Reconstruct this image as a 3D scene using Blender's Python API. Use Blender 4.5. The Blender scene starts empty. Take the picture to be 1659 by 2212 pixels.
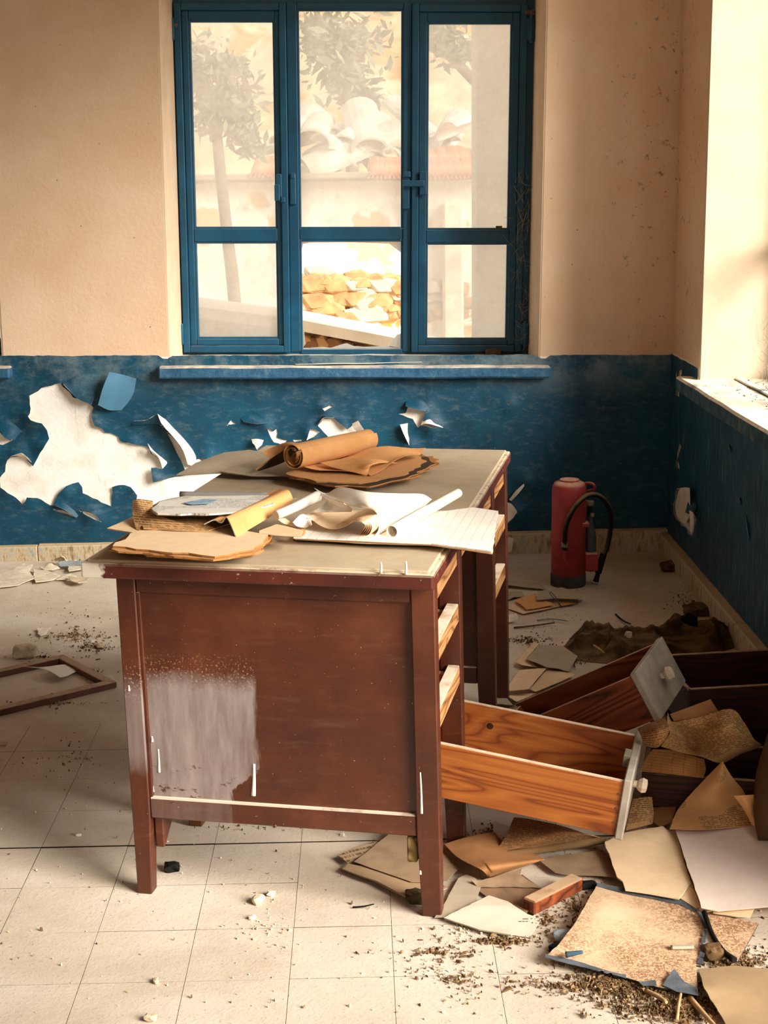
import bpy, bmesh, math, random
import numpy as np
from mathutils import Vector, Matrix, noise as mnoise

random.seed(7); np.random.seed(7)
S = bpy.context.scene
COL = S.collection

# ------------------------------------------------------------------ camera
IW, IH, FPX = 1659, 2212, 3165.27
YAW, PITCH, ROLL, CAMZ = .004, .2167, -.0144, 1.5336
_f = np.array([math.sin(YAW)*math.cos(PITCH), math.cos(YAW)*math.cos(PITCH), -math.sin(PITCH)])
_r = np.array([math.cos(YAW), -math.sin(YAW), 0.]); _u = np.cross(_r, _f)
_r, _u = _r*math.cos(ROLL)+_u*math.sin(ROLL), -_r*math.sin(ROLL)+_u*math.cos(ROLL)
CAM = np.array([0, 0, CAMZ])
cd = bpy.data.cameras.new('camera'); cam = bpy.data.objects.new('camera', cd); COL.objects.link(cam)
cd.sensor_fit = 'VERTICAL'; cd.sensor_height = 36; cd.lens = 36*FPX/IH; cd.clip_start = .05; cd.clip_end = 300
M = Matrix.Identity(4)
for i in range(3):
    M[i][0] = _r[i]; M[i][1] = _u[i]; M[i][2] = -_f[i]; M[i][3] = CAM[i]
cam.matrix_world = M
S.camera = cam

# ------------------------------------------------------------------ view, sky, sun, window portals
S.view_settings.view_transform = 'Standard'; S.view_settings.look = 'None'
S.view_settings.gamma = 1; S.view_settings.use_curve_mapping = False
S.view_settings.exposure = 0.74
S.cycles.max_bounces = 10; S.cycles.diffuse_bounces = 6; S.cycles.transparent_max_bounces = 12
S.cycles.sample_clamp_indirect = 8
wd = bpy.data.worlds.new('sky'); S.world = wd; wd.use_nodes = True
bg = wd.node_tree.nodes['Background']; bg.inputs[0].default_value = (1, .98, .95, 1); bg.inputs[1].default_value = 1.3
sl = bpy.data.lights.new('sun', 'SUN'); sl.energy = 6.0; sl.angle = math.radians(32); sl.color = (1, .945, .87)   # hazy sun, low from the right and behind
sun = bpy.data.objects.new('sun', sl); COL.objects.link(sun)
sun.rotation_euler = Vector((-.78, .56, -.46)).to_track_quat('-Z', 'Y').to_euler()
def portal(loc, rot, sx, sy):
    l = bpy.data.lights.new('window_portal', 'AREA'); l.shape = 'RECTANGLE'; l.size = sx; l.size_y = sy; l.cycles.is_portal = True
    o = bpy.data.objects.new('window_portal', l); o.location = loc; o.rotation_euler = rot; COL.objects.link(o)

# room
YW, YF, XR, XL, YB, ZC = 6.127, 6.547, 1.24, -4.6, -2.2, 3.4
H90 = math.pi/2
portal((-.1, YF+.1, 1.58), (-H90, 0, 0), 1.6, 1.6)            # back window
portal((-2.35, YF+.1, 1.58), (-H90, 0, 0), 1.5, 1.6)          # second back window
portal((XR+.46, 4.3, 1.85), (0, H90, 0), 2.1, 2.6)           # right window
portal((XR+.46, 1.375, 1.25), (0, H90, 0), 2.5, 2.35)           # added doorway in the right wall, out of view, to light the near floor

# ------------------------------------------------------------------ projection helpers (pixel of the 1659x2212 frame -> point of the place)
def ray(px, py): return _r*(px-IW/2)/FPX - _u*(py-IH/2)/FPX + _f
def at_z(px, py, z=0.): d = ray(px, py); return CAM+d*(z-CAMZ)/d[2]
def at_y(px, py, Y): d = ray(px, py); return CAM+d*Y/d[1]
def at_x(px, py, X): d = ray(px, py); return CAM+d*X/d[0]
def crop(sc, ox, oy, pts): return [(ox+p[0]/sc, oy+p[1]/sc)+tuple(p[2:]) for p in pts]

# ------------------------------------------------------------------ objects
def tag(o, label=None, cat=None, group=None, kind=None):
    if label: o['label'] = label
    if cat: o['category'] = cat
    if group: o['group'] = group
    if kind: o['kind'] = kind
    return o
def empty(name, loc=(0, 0, 0), rz=0, mat=None):
    o = bpy.data.objects.new(name, None); o.empty_display_size = .05; COL.objects.link(o)
    if mat is not None: o.matrix_world = mat
    else: o.location = loc; o.rotation_euler = (0, 0, rz)
    return o
def link(name, me, parent=None):
    o = bpy.data.objects.new(name, me); COL.objects.link(o)
    if parent is not None: o.parent = parent
    return o
def mk(name, V, F, mats, parent=None, midx=None, smooth=False, uv=None):
    me = bpy.data.meshes.new(name)
    me.from_pydata([tuple(map(float, v)) for v in V], [], [tuple(map(int, f)) for f in F])
    for m in (mats if isinstance(mats, (list, tuple)) else [mats]): me.materials.append(m)
    n = len(me.polygons)
    if midx is not None: me.polygons.foreach_set('material_index', np.array(midx, dtype=np.int32))
    if smooth is not False:
        me.polygons.foreach_set('use_smooth', np.ones(n, bool) if smooth is True else np.array(smooth, bool))
    if uv is not None:
        L = me.uv_layers.new(name='UVMap'); li = np.zeros(len(me.loops), np.int32); me.loops.foreach_get('vertex_index', li)
        L.data.foreach_set('uv', np.array(uv, float)[li].ravel())
    me.update(); return link(name, me, parent)
def bm_obj(name, bm, mats, parent=None, smooth=False):
    me = bpy.data.meshes.new(name); bm.to_mesh(me); bm.free()
    for m in (mats if isinstance(mats, (list, tuple)) else [mats]): me.materials.append(m)
    if smooth: me.polygons.foreach_set('use_smooth', np.ones(len(me.polygons), bool))
    return link(name, me, parent)
def box(name, a, b, mat, parent=None, bev=.003, xf=None, seg=1, rough=0):
    a, b = np.minimum(a, b), np.maximum(a, b)
    bm = bmesh.new(); bmesh.ops.create_cube(bm, size=1)
    for v in bm.verts: v.co = Vector([a[i]+(v.co[i]+.5)*(b[i]-a[i]) for i in range(3)])
    if bev > 0: bmesh.ops.bevel(bm, geom=bm.edges[:], offset=min(bev, .45*min(b-a)), segments=seg, affect='EDGES', profile=.5)
    if rough > 0:
        bmesh.ops.subdivide_edges(bm, edges=[e for e in bm.edges if e.calc_length() > .08], cuts=14, use_grid_fill=True)
        for v in bm.verts:
            v.co += Vector(mnoise.noise_vector(v.co*25))*rough
    if xf:
        for v in bm.verts: v.co = Vector(xf(*v.co))
    return bm_obj(name, bm, mat, parent)
def hexa(name, c8, mat, parent=None, bev=.002):
    """eight corners: bottom ring of four, top ring of four"""
    bm = bmesh.new(); vs = [bm.verts.new(tuple(map(float, c))) for c in c8]
    for f in ((3, 2, 1, 0), (4, 5, 6, 7), (0, 1, 5, 4), (1, 2, 6, 5), (2, 3, 7, 6), (3, 0, 4, 7)): bm.faces.new([vs[i] for i in f])
    bmesh.ops.recalc_face_normals(bm, faces=bm.faces[:])
    if bev: bmesh.ops.bevel(bm, geom=bm.edges[:], offset=bev, segments=1, affect='EDGES')
    return bm_obj(name, bm, mat, parent)
def catmull(P, n):
    P = np.array(P, float); m = len(P)
    if m < 3: t = np.linspace(0, 1, n)[:, None]; return P[0]*(1-t)+P[-1]*t
    E = np.vstack([2*P[0]-P[1], P, 2*P[-1]-P[-2]]); out = []
    for s in np.linspace(0, m-1, n):
        i = min(int(s), m-2); t = s-i; a, b, c, d = E[i:i+4]
        out.append(.5*(2*b+(c-a)*t+(2*a-5*b+4*c-d)*t*t+(3*b-a-3*c+d)*t**3))
    return np.array(out)
def tube(name, P, rad, mat, parent=None, n=24, k=12, cap=True):
    P = catmull(P, n); rad = np.interp(np.linspace(0, 1, n), np.linspace(0, 1, len(np.atleast_1d(rad))), np.atleast_1d(rad)) if np.ndim(rad) else np.full(n, rad)
    T = np.gradient(P, axis=0); T /= np.linalg.norm(T, axis=1)[:, None]
    up = np.array([0, 0, 1.]) if abs(T[0][2]) < .9 else np.array([1., 0, 0])
    V = []; a = np.cross(T[0], up); a /= np.linalg.norm(a)
    for i in range(n):
        a = a-T[i]*(a@T[i]); a /= np.linalg.norm(a); b = np.cross(T[i], a)
        for j in range(k):
            th = 2*math.pi*j/k; V.append(P[i]+rad[i]*(a*math.cos(th)+b*math.sin(th)))
    F = [(i*k+j, i*k+(j+1) % k, (i+1)*k+(j+1) % k, (i+1)*k+j) for i in range(n-1) for j in range(k)]
    sm = [True]*len(F)
    if cap: F += [tuple(range(k))[::-1], tuple((n-1)*k+j for j in range(k))]; sm += [False, False]
    return mk(name, V, F, mat, parent, smooth=sm)
def lathe(name, prof, mat, parent=None, k=28, c=(0, 0, 0), smooth=True):
    V = []; m = len(prof)
    for r, z in prof:
        for j in range(k): th = 2*math.pi*j/k; V.append((c[0]+r*math.cos(th), c[1]+r*math.sin(th), c[2]+z))
    F = [(i*k+j, i*k+(j+1) % k, (i+1)*k+(j+1) % k, (i+1)*k+j) for i in range(m-1) for j in range(k)]
    sm = [smooth]*len(F); F += [tuple(range(k))[::-1], tuple((m-1)*k+j for j in range(k))]; sm += [False]*2
    o = mk(name, V, F, mat, parent, smooth=sm)
    return o
def lump(name, loc, size, mat, parent=None, sub=2, amp=.35, seed=0, rot=0, flat=True):
    bm = bmesh.new(); bmesh.ops.create_icosphere(bm, subdivisions=sub, radius=1)
    for v in bm.verts:
        c = v.co.normalized(); n = mnoise.noise(c*1.4+Vector((seed*3.1, seed*1.7, 0)))+.5*mnoise.noise(c*3.1+Vector((0, seed*2.3, 5)))
        c = c*(1+amp*n); c = Vector([max(-.8, min(.8, q)) for q in c])
        x, y, z = c[0]*size[0]/1.6, c[1]*size[1]/1.6, c[2]*size[2]/1.6
        v.co = Vector((x*math.cos(rot)-y*math.sin(rot), x*math.sin(rot)+y*math.cos(rot), z))
    zmin = min(v.co.z for v in bm.verts)
    for v in bm.verts: v.co = v.co-Vector((0, 0, zmin))+Vector(loc)
    return bm_obj(name, bm, mat, parent, smooth=not flat)

# ---- thin sheets: a snapped grid inside an outline, or a loft of curves, given real thickness
def thicken(V, F, t):
    V = np.array(V, float); F = np.array(F, int); n = len(V)
    d1 = V[F[:, 2]]-V[F[:, 0]]; d2 = V[F[:, 3]]-V[F[:, 1]]; fn = np.cross(d1, d2)
    N = np.zeros_like(V)
    for k in range(4): np.add.at(N, F[:, k], fn)
    N /= np.maximum(np.linalg.norm(N, axis=1), 1e-12)[:, None]
    B = V-N*t
    E = np.vstack([F[:, [0, 1]], F[:, [1, 2]], F[:, [2, 3]], F[:, [3, 0]]]); E = E[E[:, 0] != E[:, 1]]
    key = np.sort(E, 1); key = key[:, 0]*n+key[:, 1]; u, ix, ct = np.unique(key, return_index=True, return_counts=True)
    R = E[ix[ct == 1]]; m = len(R)
    RV = np.vstack([V[R[:, 0]], V[R[:, 1]], B[R[:, 1]], B[R[:, 0]]]); o = 2*n; ar = np.arange(m)
    RF = np.stack([o+ar+m, o+ar, o+ar+3*m, o+ar+2*m], 1)
    AV = np.vstack([V, B, RV]); AF = np.vstack([F, F[:, ::-1]+n, RF])
    mi = np.r_[np.zeros(len(F)), np.ones(len(F)), np.full(m, 2)].astype(int)
    vid = np.r_[np.arange(n), np.arange(n), R[:, 0], R[:, 1], R[:, 1], R[:, 0]]
    return AV, AF, mi, vid
def clean(F): return [tuple(dict.fromkeys(map(int, f))) for f in F]
def thick_obj(name, V, F, t, mats, parent=None, uv=None, smooth=True):
    AV, AF, mi, vid = thicken(V, F, t); fs = clean(AF); keep = [i for i, f in enumerate(fs) if len(f) > 2]
    mats = list(mats) if isinstance(mats, (list, tuple)) else [mats]
    while len(mats) < 3: mats.append(mats[-1])
    return mk(name, AV, [fs[i] for i in keep], mats, parent, mi[keep], [smooth and mi[i] < 2 for i in keep], None if uv is None else np.array(uv)[vid])
def edges_of(polys):
    A = np.vstack([np.array(p, float) for p in polys]); B = np.vstack([np.roll(np.array(p, float), -1, 0) for p in polys]); return A, B
def inside(P, A, B):
    c = np.zeros(len(P), bool)
    for a, b in zip(A, B):
        if a[1] == b[1]: continue
        k = (a[1] > P[:, 1]) != (b[1] > P[:, 1]); x = a[0]+(P[:, 1]-a[1])*(b[0]-a[0])/(b[1]-a[1]); c ^= k & (P[:, 0] < x)
    return c
def nearest(P, A, B):
    D = np.full(len(P), 1e9); Q = np.zeros_like(P)
    for a, b in zip(A, B):
        d = b-a; t = np.clip(((P-a)@d)/max(d@d, 1e-12), 0, 1); q = a+t[:, None]*d; r = np.linalg.norm(P-q, axis=1); k = r < D; D[k] = r[k]; Q[k] = q[k]
    return D, Q
def poly_grid(outline, h, holes=()):
    polys = [outline]+list(holes); A, B = edges_of(polys)
    lo, hi = np.min(outline, 0), np.max(outline, 0); nx, ny = [int(math.ceil((hi[i]-lo[i])/h))+1 for i in (0, 1)]
    X, Y = np.meshgrid(lo[0]-h/2+np.arange(nx+1)*h, lo[1]-h/2+np.arange(ny+1)*h, indexing='ij'); P = np.stack([X.ravel(), Y.ravel()], 1)
    i, j = np.meshgrid(np.arange(nx), np.arange(ny), indexing='ij'); i, j = i.ravel(), j.ravel(); w = ny+1
    F = np.stack([i*w+j, (i+1)*w+j, (i+1)*w+j+1, i*w+j+1], 1)
    F = F[inside(P[F].mean(1), A, B)]
    cnt = np.bincount(F.ravel(), minlength=len(P)); used = np.where(cnt > 0)[0]
    bd = np.where((cnt > 0) & (cnt < 4))[0]
    _, Q = nearest(P[bd], A, B); P[bd] = Q
    for c in np.vstack([np.array(p, float) for p in polys]):
        k = bd[np.argmin(np.sum((P[bd]-c)**2, 1))]
        if np.linalg.norm(P[k]-c) < 1.2*h: P[k] = c
    mp = np.full(len(P), -1); mp[used] = np.arange(len(used))
    return P[used], mp[F], bd
def jag(pts, amp, step):
    """roughen a closed outline"""
    out = []; n = len(pts)
    for i in range(n):
        a, b = np.array(pts[i], float), np.array(pts[(i+1) % n], float); d = b-a; L = np.linalg.norm(d[:2]); k = max(1, int(L/step))
        nrm = np.array([-d[1], d[0]]+[0]*(len(d)-2))/max(L, 1e-9)
        for s in range(k): out.append(a+d*s/k+(nrm*random.gauss(0, amp) if s else 0))
    return [tuple(q) for q in out]
def ccw(p):
    p = np.array(p, float); a = np.sum(p[:, 0]*np.roll(p[:, 1], -1)-np.roll(p[:, 0], -1)*p[:, 1]); return p if a > 0 else p[::-1]
def sheet(name, pts, mats, z=.002, h=.012, t=.0008, wob=.003, parent=None, ang=0, jg=.0006, sc=6, curl=0, world=False):
    """paper or board lying on a level: outline of (px, py[, height]) in the photograph's frame"""
    P = np.array([(list(at_z(p[0], p[1], (p[2] if len(p) > 2 else z))) if not world else list(p)) for p in pts])
    P = ccw(np.array(jag(ccw(P), jg, .025)))
    V2, F, _ = poly_grid(P[:, :2], h); A, B = edges_of([P[:, :2]])
    W = 1/(np.sum((V2[:, None]-P[None, :, :2])**2, 2)+1e-6)**1.5; Z = (W@P[:, 2])/W.sum(1); D, _ = nearest(V2, A, B)
    s = random.random()*50
    nz = np.array([mnoise.noise(Vector((x*sc+s, y*sc, s))) for x, y in V2]); Z = Z+wob*(nz+.5)+curl*np.exp(-D/.03)*np.maximum(nz+.2, 0)*2
    c, sn = math.cos(ang), math.sin(ang); m = V2.mean(0); q = V2-m
    uv = np.stack([q[:, 0]*c-q[:, 1]*sn, q[:, 0]*sn+q[:, 1]*c], 1)
    return thick_obj(name, np.c_[V2, Z], F, t, mats, parent, uv)
def loft(name, rows, mats, nu=20, nv=16, t=.0008, parent=None, uvs=(.3, .3), away=False, conv=True):
    """curved sheet through curves; each point is a world point or (px, py, height)"""
    R = [catmull([at_z(*q) if conv else q for q in r], nu) for r in rows]
    G = np.array([catmull([r[i] for r in R], nv) for i in range(nu)]); V = G.reshape(-1, 3)
    F = [(i*nv+j, (i+1)*nv+j, (i+1)*nv+j+1, i*nv+j+1) for i in range(nu-1) for j in range(nv-1)]
    F = np.array(F); fn = np.cross(V[F[:, 2]]-V[F[:, 0]], V[F[:, 3]]-V[F[:, 1]]); c = V[F].mean(1)
    if (np.sum(fn*(CAM-c)) < 0) != away: F = F[:, ::-1]
    uv = [(i/(nu-1)*uvs[0], j/(nv-1)*uvs[1]) for i in range(nu) for j in range(nv)]
    return thick_obj(name, V, F, t, mats, parent, uv)

# ------------------------------------------------------------------ materials
def lin(c):
    if isinstance(c, str): c = [int(c[i:i+2], 16)/255 for i in (0, 2, 4)]
    else: c = [v/255 for v in c]
    return tuple(v/12.92 if v <= .04045 else ((v+.055)/1.055)**2.4 for v in c)+(1,)
class Mt:
    def __init__(s, name, rough=.85, spec=.25):
        s.m = bpy.data.materials.new(name); s.m.use_nodes = True; s.t = s.m.node_tree; s.b = s.t.nodes['Principled BSDF']
        s.b.inputs['Roughness'].default_value = rough; s.b.inputs['Specular IOR Level'].default_value = spec
    def n(s, typ, ins=None, out=0, **kw):
        nd = s.t.nodes.new(typ)
        for k, v in kw.items(): setattr(nd, k, v)
        for k, v in (ins or {}).items():
            if hasattr(v, 'is_linked') or isinstance(v, bpy.types.NodeSocket): s.t.links.new(v, nd.inputs[k])
            else: nd.inputs[k].default_value = v
        return nd.outputs[out]
    def co(s, kind='Object', scale=(1, 1, 1), rot=(0, 0, 0), loc=(0, 0, 0)):
        c = s.n('ShaderNodeTexCoord', out=kind)
        return s.n('ShaderNodeMapping', {'Vector': c, 'Scale': scale, 'Rotation': rot, 'Location': loc})
    def noise(s, co, scale, detail=4, rough=.55, dist=0):
        return s.n('ShaderNodeTexNoise', {'Vector': co, 'Scale': scale, 'Detail': detail, 'Roughness': rough, 'Distortion': dist})
    def ramp(s, f, stops):
        nd = s.t.nodes.new('ShaderNodeValToRGB'); s.t.links.new(f, nd.inputs[0]); e = nd.color_ramp.elements
        while len(e) < len(stops): e.new(.5)
        for k, (p, c) in enumerate(stops): e[k].position = p; e[k].color = c if len(c) == 4 else tuple(c)+(1,)
        return nd.outputs[0]
    def step(s, f, a, b): return s.n('ShaderNodeMapRange', {0: f, 1: a, 2: b}, clamp=True)
    def mix(s, f, a, b, mode='MIX'):
        nd = s.t.nodes.new('ShaderNodeMix'); nd.data_type = 'RGBA'; nd.blend_type = mode
        for k, v in ((0, f), (6, a), (7, b)):
            if isinstance(v, bpy.types.NodeSocket): s.t.links.new(v, nd.inputs[k])
            else: nd.inputs[k].default_value = v
        return nd.outputs[2]
    def ma(s, op, a, b=0., c=0.):
        return s.n('ShaderNodeMath', {0: a, 1: b, 2: c}, operation=op)
    def xyz(s, co): 
        nd = s.t.nodes.new('ShaderNodeSeparateXYZ'); s.t.links.new(co, nd.inputs[0]); return nd.outputs
    def bump(s, h, st=.4, dist=.01): s.t.links.new(s.n('ShaderNodeBump', {'Strength': st, 'Distance': dist, 'Height': h}), s.b.inputs['Normal']); return s
    def col(s, c):
        if isinstance(c, bpy.types.NodeSocket): s.t.links.new(c, s.b.inputs['Base Color'])
        else: s.b.inputs['Base Color'].default_value = c
        return s
    def upward(s):  # how far the surface faces up (dust settles there)
        g = s.n('ShaderNodeNewGeometry', out='Normal'); return s.xyz(g)[2]
    def dust(s, c, colr='CDB69A', lo=.55, hi=.9, amt=.9, scale=14):
        nz = s.noise(s.co(), scale, 5, .65); f = s.ma('MULTIPLY', s.step(s.upward(), lo, hi), s.step(nz, .25, .5))
        return s.mix(s.ma('MULTIPLY', f, amt), c, lin(colr))
def plain(name, c, rough=.85, spec=.25, var=.12, scale=20, bump=.0):
    g = Mt(name, rough, spec); nz = g.noise(g.co(), scale, 5, .6); b = lin(c)
    d = tuple(v*(1-var*2) for v in b[:3])+(1,); l = tuple(min(1, v*(1+var)) for v in b[:3])+(1,)
    g.col(g.ramp(nz, [(.3, d), (.7, l)]))
    if bump: g.bump(nz, bump, .01)
    return g.m
def paper(name, c, stain='9A7448', amt=.5, text=None, tcol='3A2A1C', scale=9, ledger=None, transl=True):
    g = Mt(name, .9, .12); co = g.co(); n1 = g.noise(co, scale, 5, .6, .4); n2 = g.noise(co, 45, 3, .6); b = lin(c)
    k = g.mix(g.ma('MULTIPLY', g.step(n1, .48, .78), amt), b, lin(stain)); k = g.mix(g.ma('MULTIPLY', g.step(n2, .35, .7), .12), k, lin(stain))
    if text:
        pitch, wl, den = text; uv = g.co('UV'); x, y, _ = g.xyz(uv); row = g.ma('DIVIDE', y, pitch); fr = g.ma('FRACT', row); ri = g.ma('FLOOR', row)
        cv = g.n('ShaderNodeCombineXYZ', {0: g.ma('DIVIDE', x, wl), 1: g.ma('MULTIPLY', ri, 7.31), 2: 0.}); wn = g.noise(cv, 1, 3, .8)
        blk = g.noise(g.n('ShaderNodeCombineXYZ', {0: g.ma('MULTIPLY', x, 5), 1: g.ma('MULTIPLY', y, 9), 2: 3.}), 1, 1, .5)
        f = g.ma('MULTIPLY', g.ma('LESS_THAN', fr, .5), g.ma('MULTIPLY', g.ma('GREATER_THAN', wn, .47), g.ma('GREATER_THAN', blk, den)))
        k = g.mix(g.ma('MULTIPLY', f, .72), k, lin(tcol))
    if ledger:
        a, bb, w, st = ledger; uv = g.co('UV'); x, y, _ = g.xyz(uv)
        f1 = g.ma('LESS_THAN', g.ma('FRACT', g.ma('DIVIDE', x, a)), w/a); f2 = g.ma('LESS_THAN', g.ma('FRACT', g.ma('DIVIDE', y, bb)), w/bb)
        k = g.mix(g.ma('MULTIPLY', g.ma('MAXIMUM', f1, f2), st), k, lin(tcol))
    g.col(k).bump(n2, .15, .003); return g.m
def wood(name, dark, mid, light, axis=0, scale=1., rough=.6, spec=.35, dust=None, knots=True):
    g = Mt(name, rough, spec); rnd = g.n('ShaderNodeObjectInfo', out='Random'); s = [9*scale]*3; s[axis] = 1.1*scale
    co = g.n('ShaderNodeVectorMath', {0: g.co(scale=tuple(s)), 1: g.n('ShaderNodeCombineXYZ', {0: g.ma('MULTIPLY', rnd, 9), 1: g.ma('MULTIPLY', rnd, 5), 2: 0.})}, operation='ADD')
    n0 = g.noise(co, 1.0, 2, .5, .6); w = g.ma('FRACT', g.ma('MULTIPLY', n0, 13.)); w = g.ma('ABSOLUTE', g.ma('SUBTRACT', w, .5))
    s2 = [210]*3; s2[axis] = 5; fi = g.noise(g.co(scale=tuple(s2)), 1, 3, .6); n1 = g.noise(co, .6, 3, .6)
    k = g.ramp(w, [(.0, lin(dark)), (.14, lin(mid)), (.5, lin(light))]); k = g.mix(g.ma('MULTIPLY', g.step(fi, .42, .75), .4), k, lin(dark)); k = g.mix(g.ma('MULTIPLY', g.step(n1, .45, .75), .4), k, lin(mid))
    if dust: k = g.dust(k, dust)
    g.col(k).bump(fi, .12, .002); return g.m

LW = lambda c: lin(c)
# back wall plaster and the paint on it
def wall_plaster(name, zb):
    g = Mt(name, .95, .1); co = g.co(); x, y, z = g.xyz(co); n1 = g.noise(co, 2.2, 5, .6); n2 = g.noise(co, 60, 6, .65); n3 = g.noise(g.co(scale=(9, 9, 2.2)), 3, 6, .7)
    cream = g.ramp(n1, [(.3, LW('DCB894')), (.7, LW('E8CCAE'))])
    cream = g.mix(g.ma('MULTIPLY', g.step(n3, .66, .76), .35), cream, LW('8F6A48'))
    mo = g.ma('MULTIPLY', g.step(g.ma('ADD', x, g.ma('MULTIPLY', n1, .3)), .95, 1.35), g.step(y, 5.65, 5.75)); cream = g.mix(g.ma('MULTIPLY', g.ma('MULTIPLY', mo, g.step(g.noise(co, 26, 5, .75), .6, .68)), .75), cream, LW('4A3424')); sp = g.noise(co, 55, 2, .5); cream = g.mix(g.ma('MULTIPLY', g.step(sp, .735, .76), .8), cream, LW('3B2A20'))
    under = g.ramp(g.noise(co, 7, 6, .7), [(.3, LW('E0D6C6')), (.5, LW('F4EEE4')), (.75, LW('FAF6EE'))])
    under = g.mix(g.ma('MULTIPLY', g.step(n3, .6, .72), .4), under, LW('A08466'))
    e = g.ma('ADD', z, g.ma('MULTIPLY', g.ma('SUBTRACT', n2, .5), .01)); f = g.step(e, zb-.012, zb-.008)
    g.col(g.mix(f, under, cream)).bump(g.ma('ADD', g.ma('MULTIPLY', n2, .5), n1), .35, .012); return g.m
M_wall = wall_plaster('cream_plaster', .86)
M_reveal = plain('cream_reveal', 'D8C0A4', .95, .1, .06, 8, .2)
def blue_paint(name, streak=False):
    g = Mt(name, .55, .4); co = g.co(); n1 = g.noise(co, 3.5, 6, .68, .6); n2 = g.noise(g.co(scale=(26, 26, 5) if streak else (10, 10, 22)), 2.2, 6, .7); n3 = g.noise(co, 90, 4, .6)
    k = g.ramp(n1, [(.25, LW('002E40')), (.5, LW('003F56')), (.78, LW('00526A'))])
    k = g.mix(g.ma('MULTIPLY', g.step(n2, .52, .72), .6 if streak else .24), k, LW('7D8A88')); x, y, z = g.xyz(co)
    if not streak: # lime bloom in patches under the sill
        k = g.mix(g.ma('MULTIPLY', g.ma('MULTIPLY', g.step(z, .66, .84), g.step(g.noise(co, 5, 6, .75), .45, .62)), .45), k, LW('8C9690'))
    k = g.mix(g.ma('MULTIPLY', g.step(n3, .68, .74), .4), k, LW('9DA5A0'))
    g.col(k).bump(g.ma('ADD', g.ma('MULTIPLY', n3, .4), n2), .25, .006); return g.m
M_blue = blue_paint('peeling_blue_paint'); M_blue2 = blue_paint('streaked_blue_paint', True)
M_under = plain('paint_underside', 'E9DDCB', .95, .1, .08, 12, .2)
M_flakelit = plain('lit_blue_flake', '45728C', .6, .35, .1, 9, .1)  # curled flap's lit face: light caught from the right is in the colour
g = Mt('blue_window_paint', .45, .45); nn = g.noise(g.co(), 6, 6, .7); k = g.ramp(nn, [(.3, LW('003A52')), (.6, LW('004C6A')), (.85, LW('0C6280'))]); k = g.dust(k, '8E9A98', .6, .95, .7, 20); g.col(k).bump(g.noise(g.co(), 70, 4, .6), .12, .003); M_frame = g.m
g = Mt('blue_sill_paint', .7, .3); nn = g.noise(g.co(), 14, 6, .75); k = g.ramp(nn, [(.35, LW('154668')), (.55, LW('34607C')), (.75, LW('76868C'))]); k = g.dust(k, 'E2CFB4', .5, .8, 1, 9); g.col(k).bump(nn, .6, .01); M_sill = g.m
g = Mt('dusty_stone_sill', .9, .15); nn = g.noise(g.co(), 16, 6, .75); k = g.ramp(nn, [(.3, LW('24404E')), (.6, LW('4F6A74')), (.8, LW('9A9A8C'))]); k = g.dust(k, 'F2E4CC', .4, .7, 1, 7); g.col(k).bump(nn, .6, .01); M_sill2 = g.m
g = Mt('baseboard_stone', .9, .15); nn = g.noise(g.co(scale=(8, 8, 3)), 5, 6, .75); k = g.ramp(nn, [(.35, LW('8A7658')), (.52, LW('C9B595')), (.66, LW('8FA09A')), (.75, LW('D6C6A8'))]); k = g.dust(k, 'C9AE88', .5, .8, .95, 9); g.col(k).bump(nn, .5, .008); M_base = g.m
# floor
def floor_mat(name, tile):
    g = Mt(name, .88, .2); co = g.co('Object') if not tile else g.n('ShaderNodeNewGeometry', out='Position'); n1 = g.noise(co, 1.7, 6, .65, .5); n2 = g.noise(co, 120, 4, .7); n3 = g.noise(co, 11, 6, .75)
    k = g.ramp(n1, [(.28, LW('BCAC96')), (.5, LW('CFC1AD')), (.72, LW('DED2C2'))])
    k = g.mix(g.ma('MULTIPLY', g.step(n3, .56, .74), .5 if not tile else .3), k, LW('A08A6C'))
    k = g.mix(g.ma('MULTIPLY', g.step(n2, .58, .7), .5), k, LW('7E6850')); k = g.mix(g.ma('MULTIPLY', g.step(g.noise(co, 4.5, 6, .7), .5, .75), .3), k, LW('9C8468'))
    if tile:
        r = g.n('ShaderNodeObjectInfo', out='Random'); k = g.mix(g.ma('MULTIPLY', r, .14), k, LW('C4B49C'))
    g.col(k).bump(g.ma('ADD', n2, g.ma('MULTIPLY', n3, 2)), .25 if tile else .5, .004); return g.m
M_floor = floor_mat('dusty_floor', False); M_tile = floor_mat('dusty_floor_tile', True); M_joint = plain('dark_joint', '2E261C', .95, .1)
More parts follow.
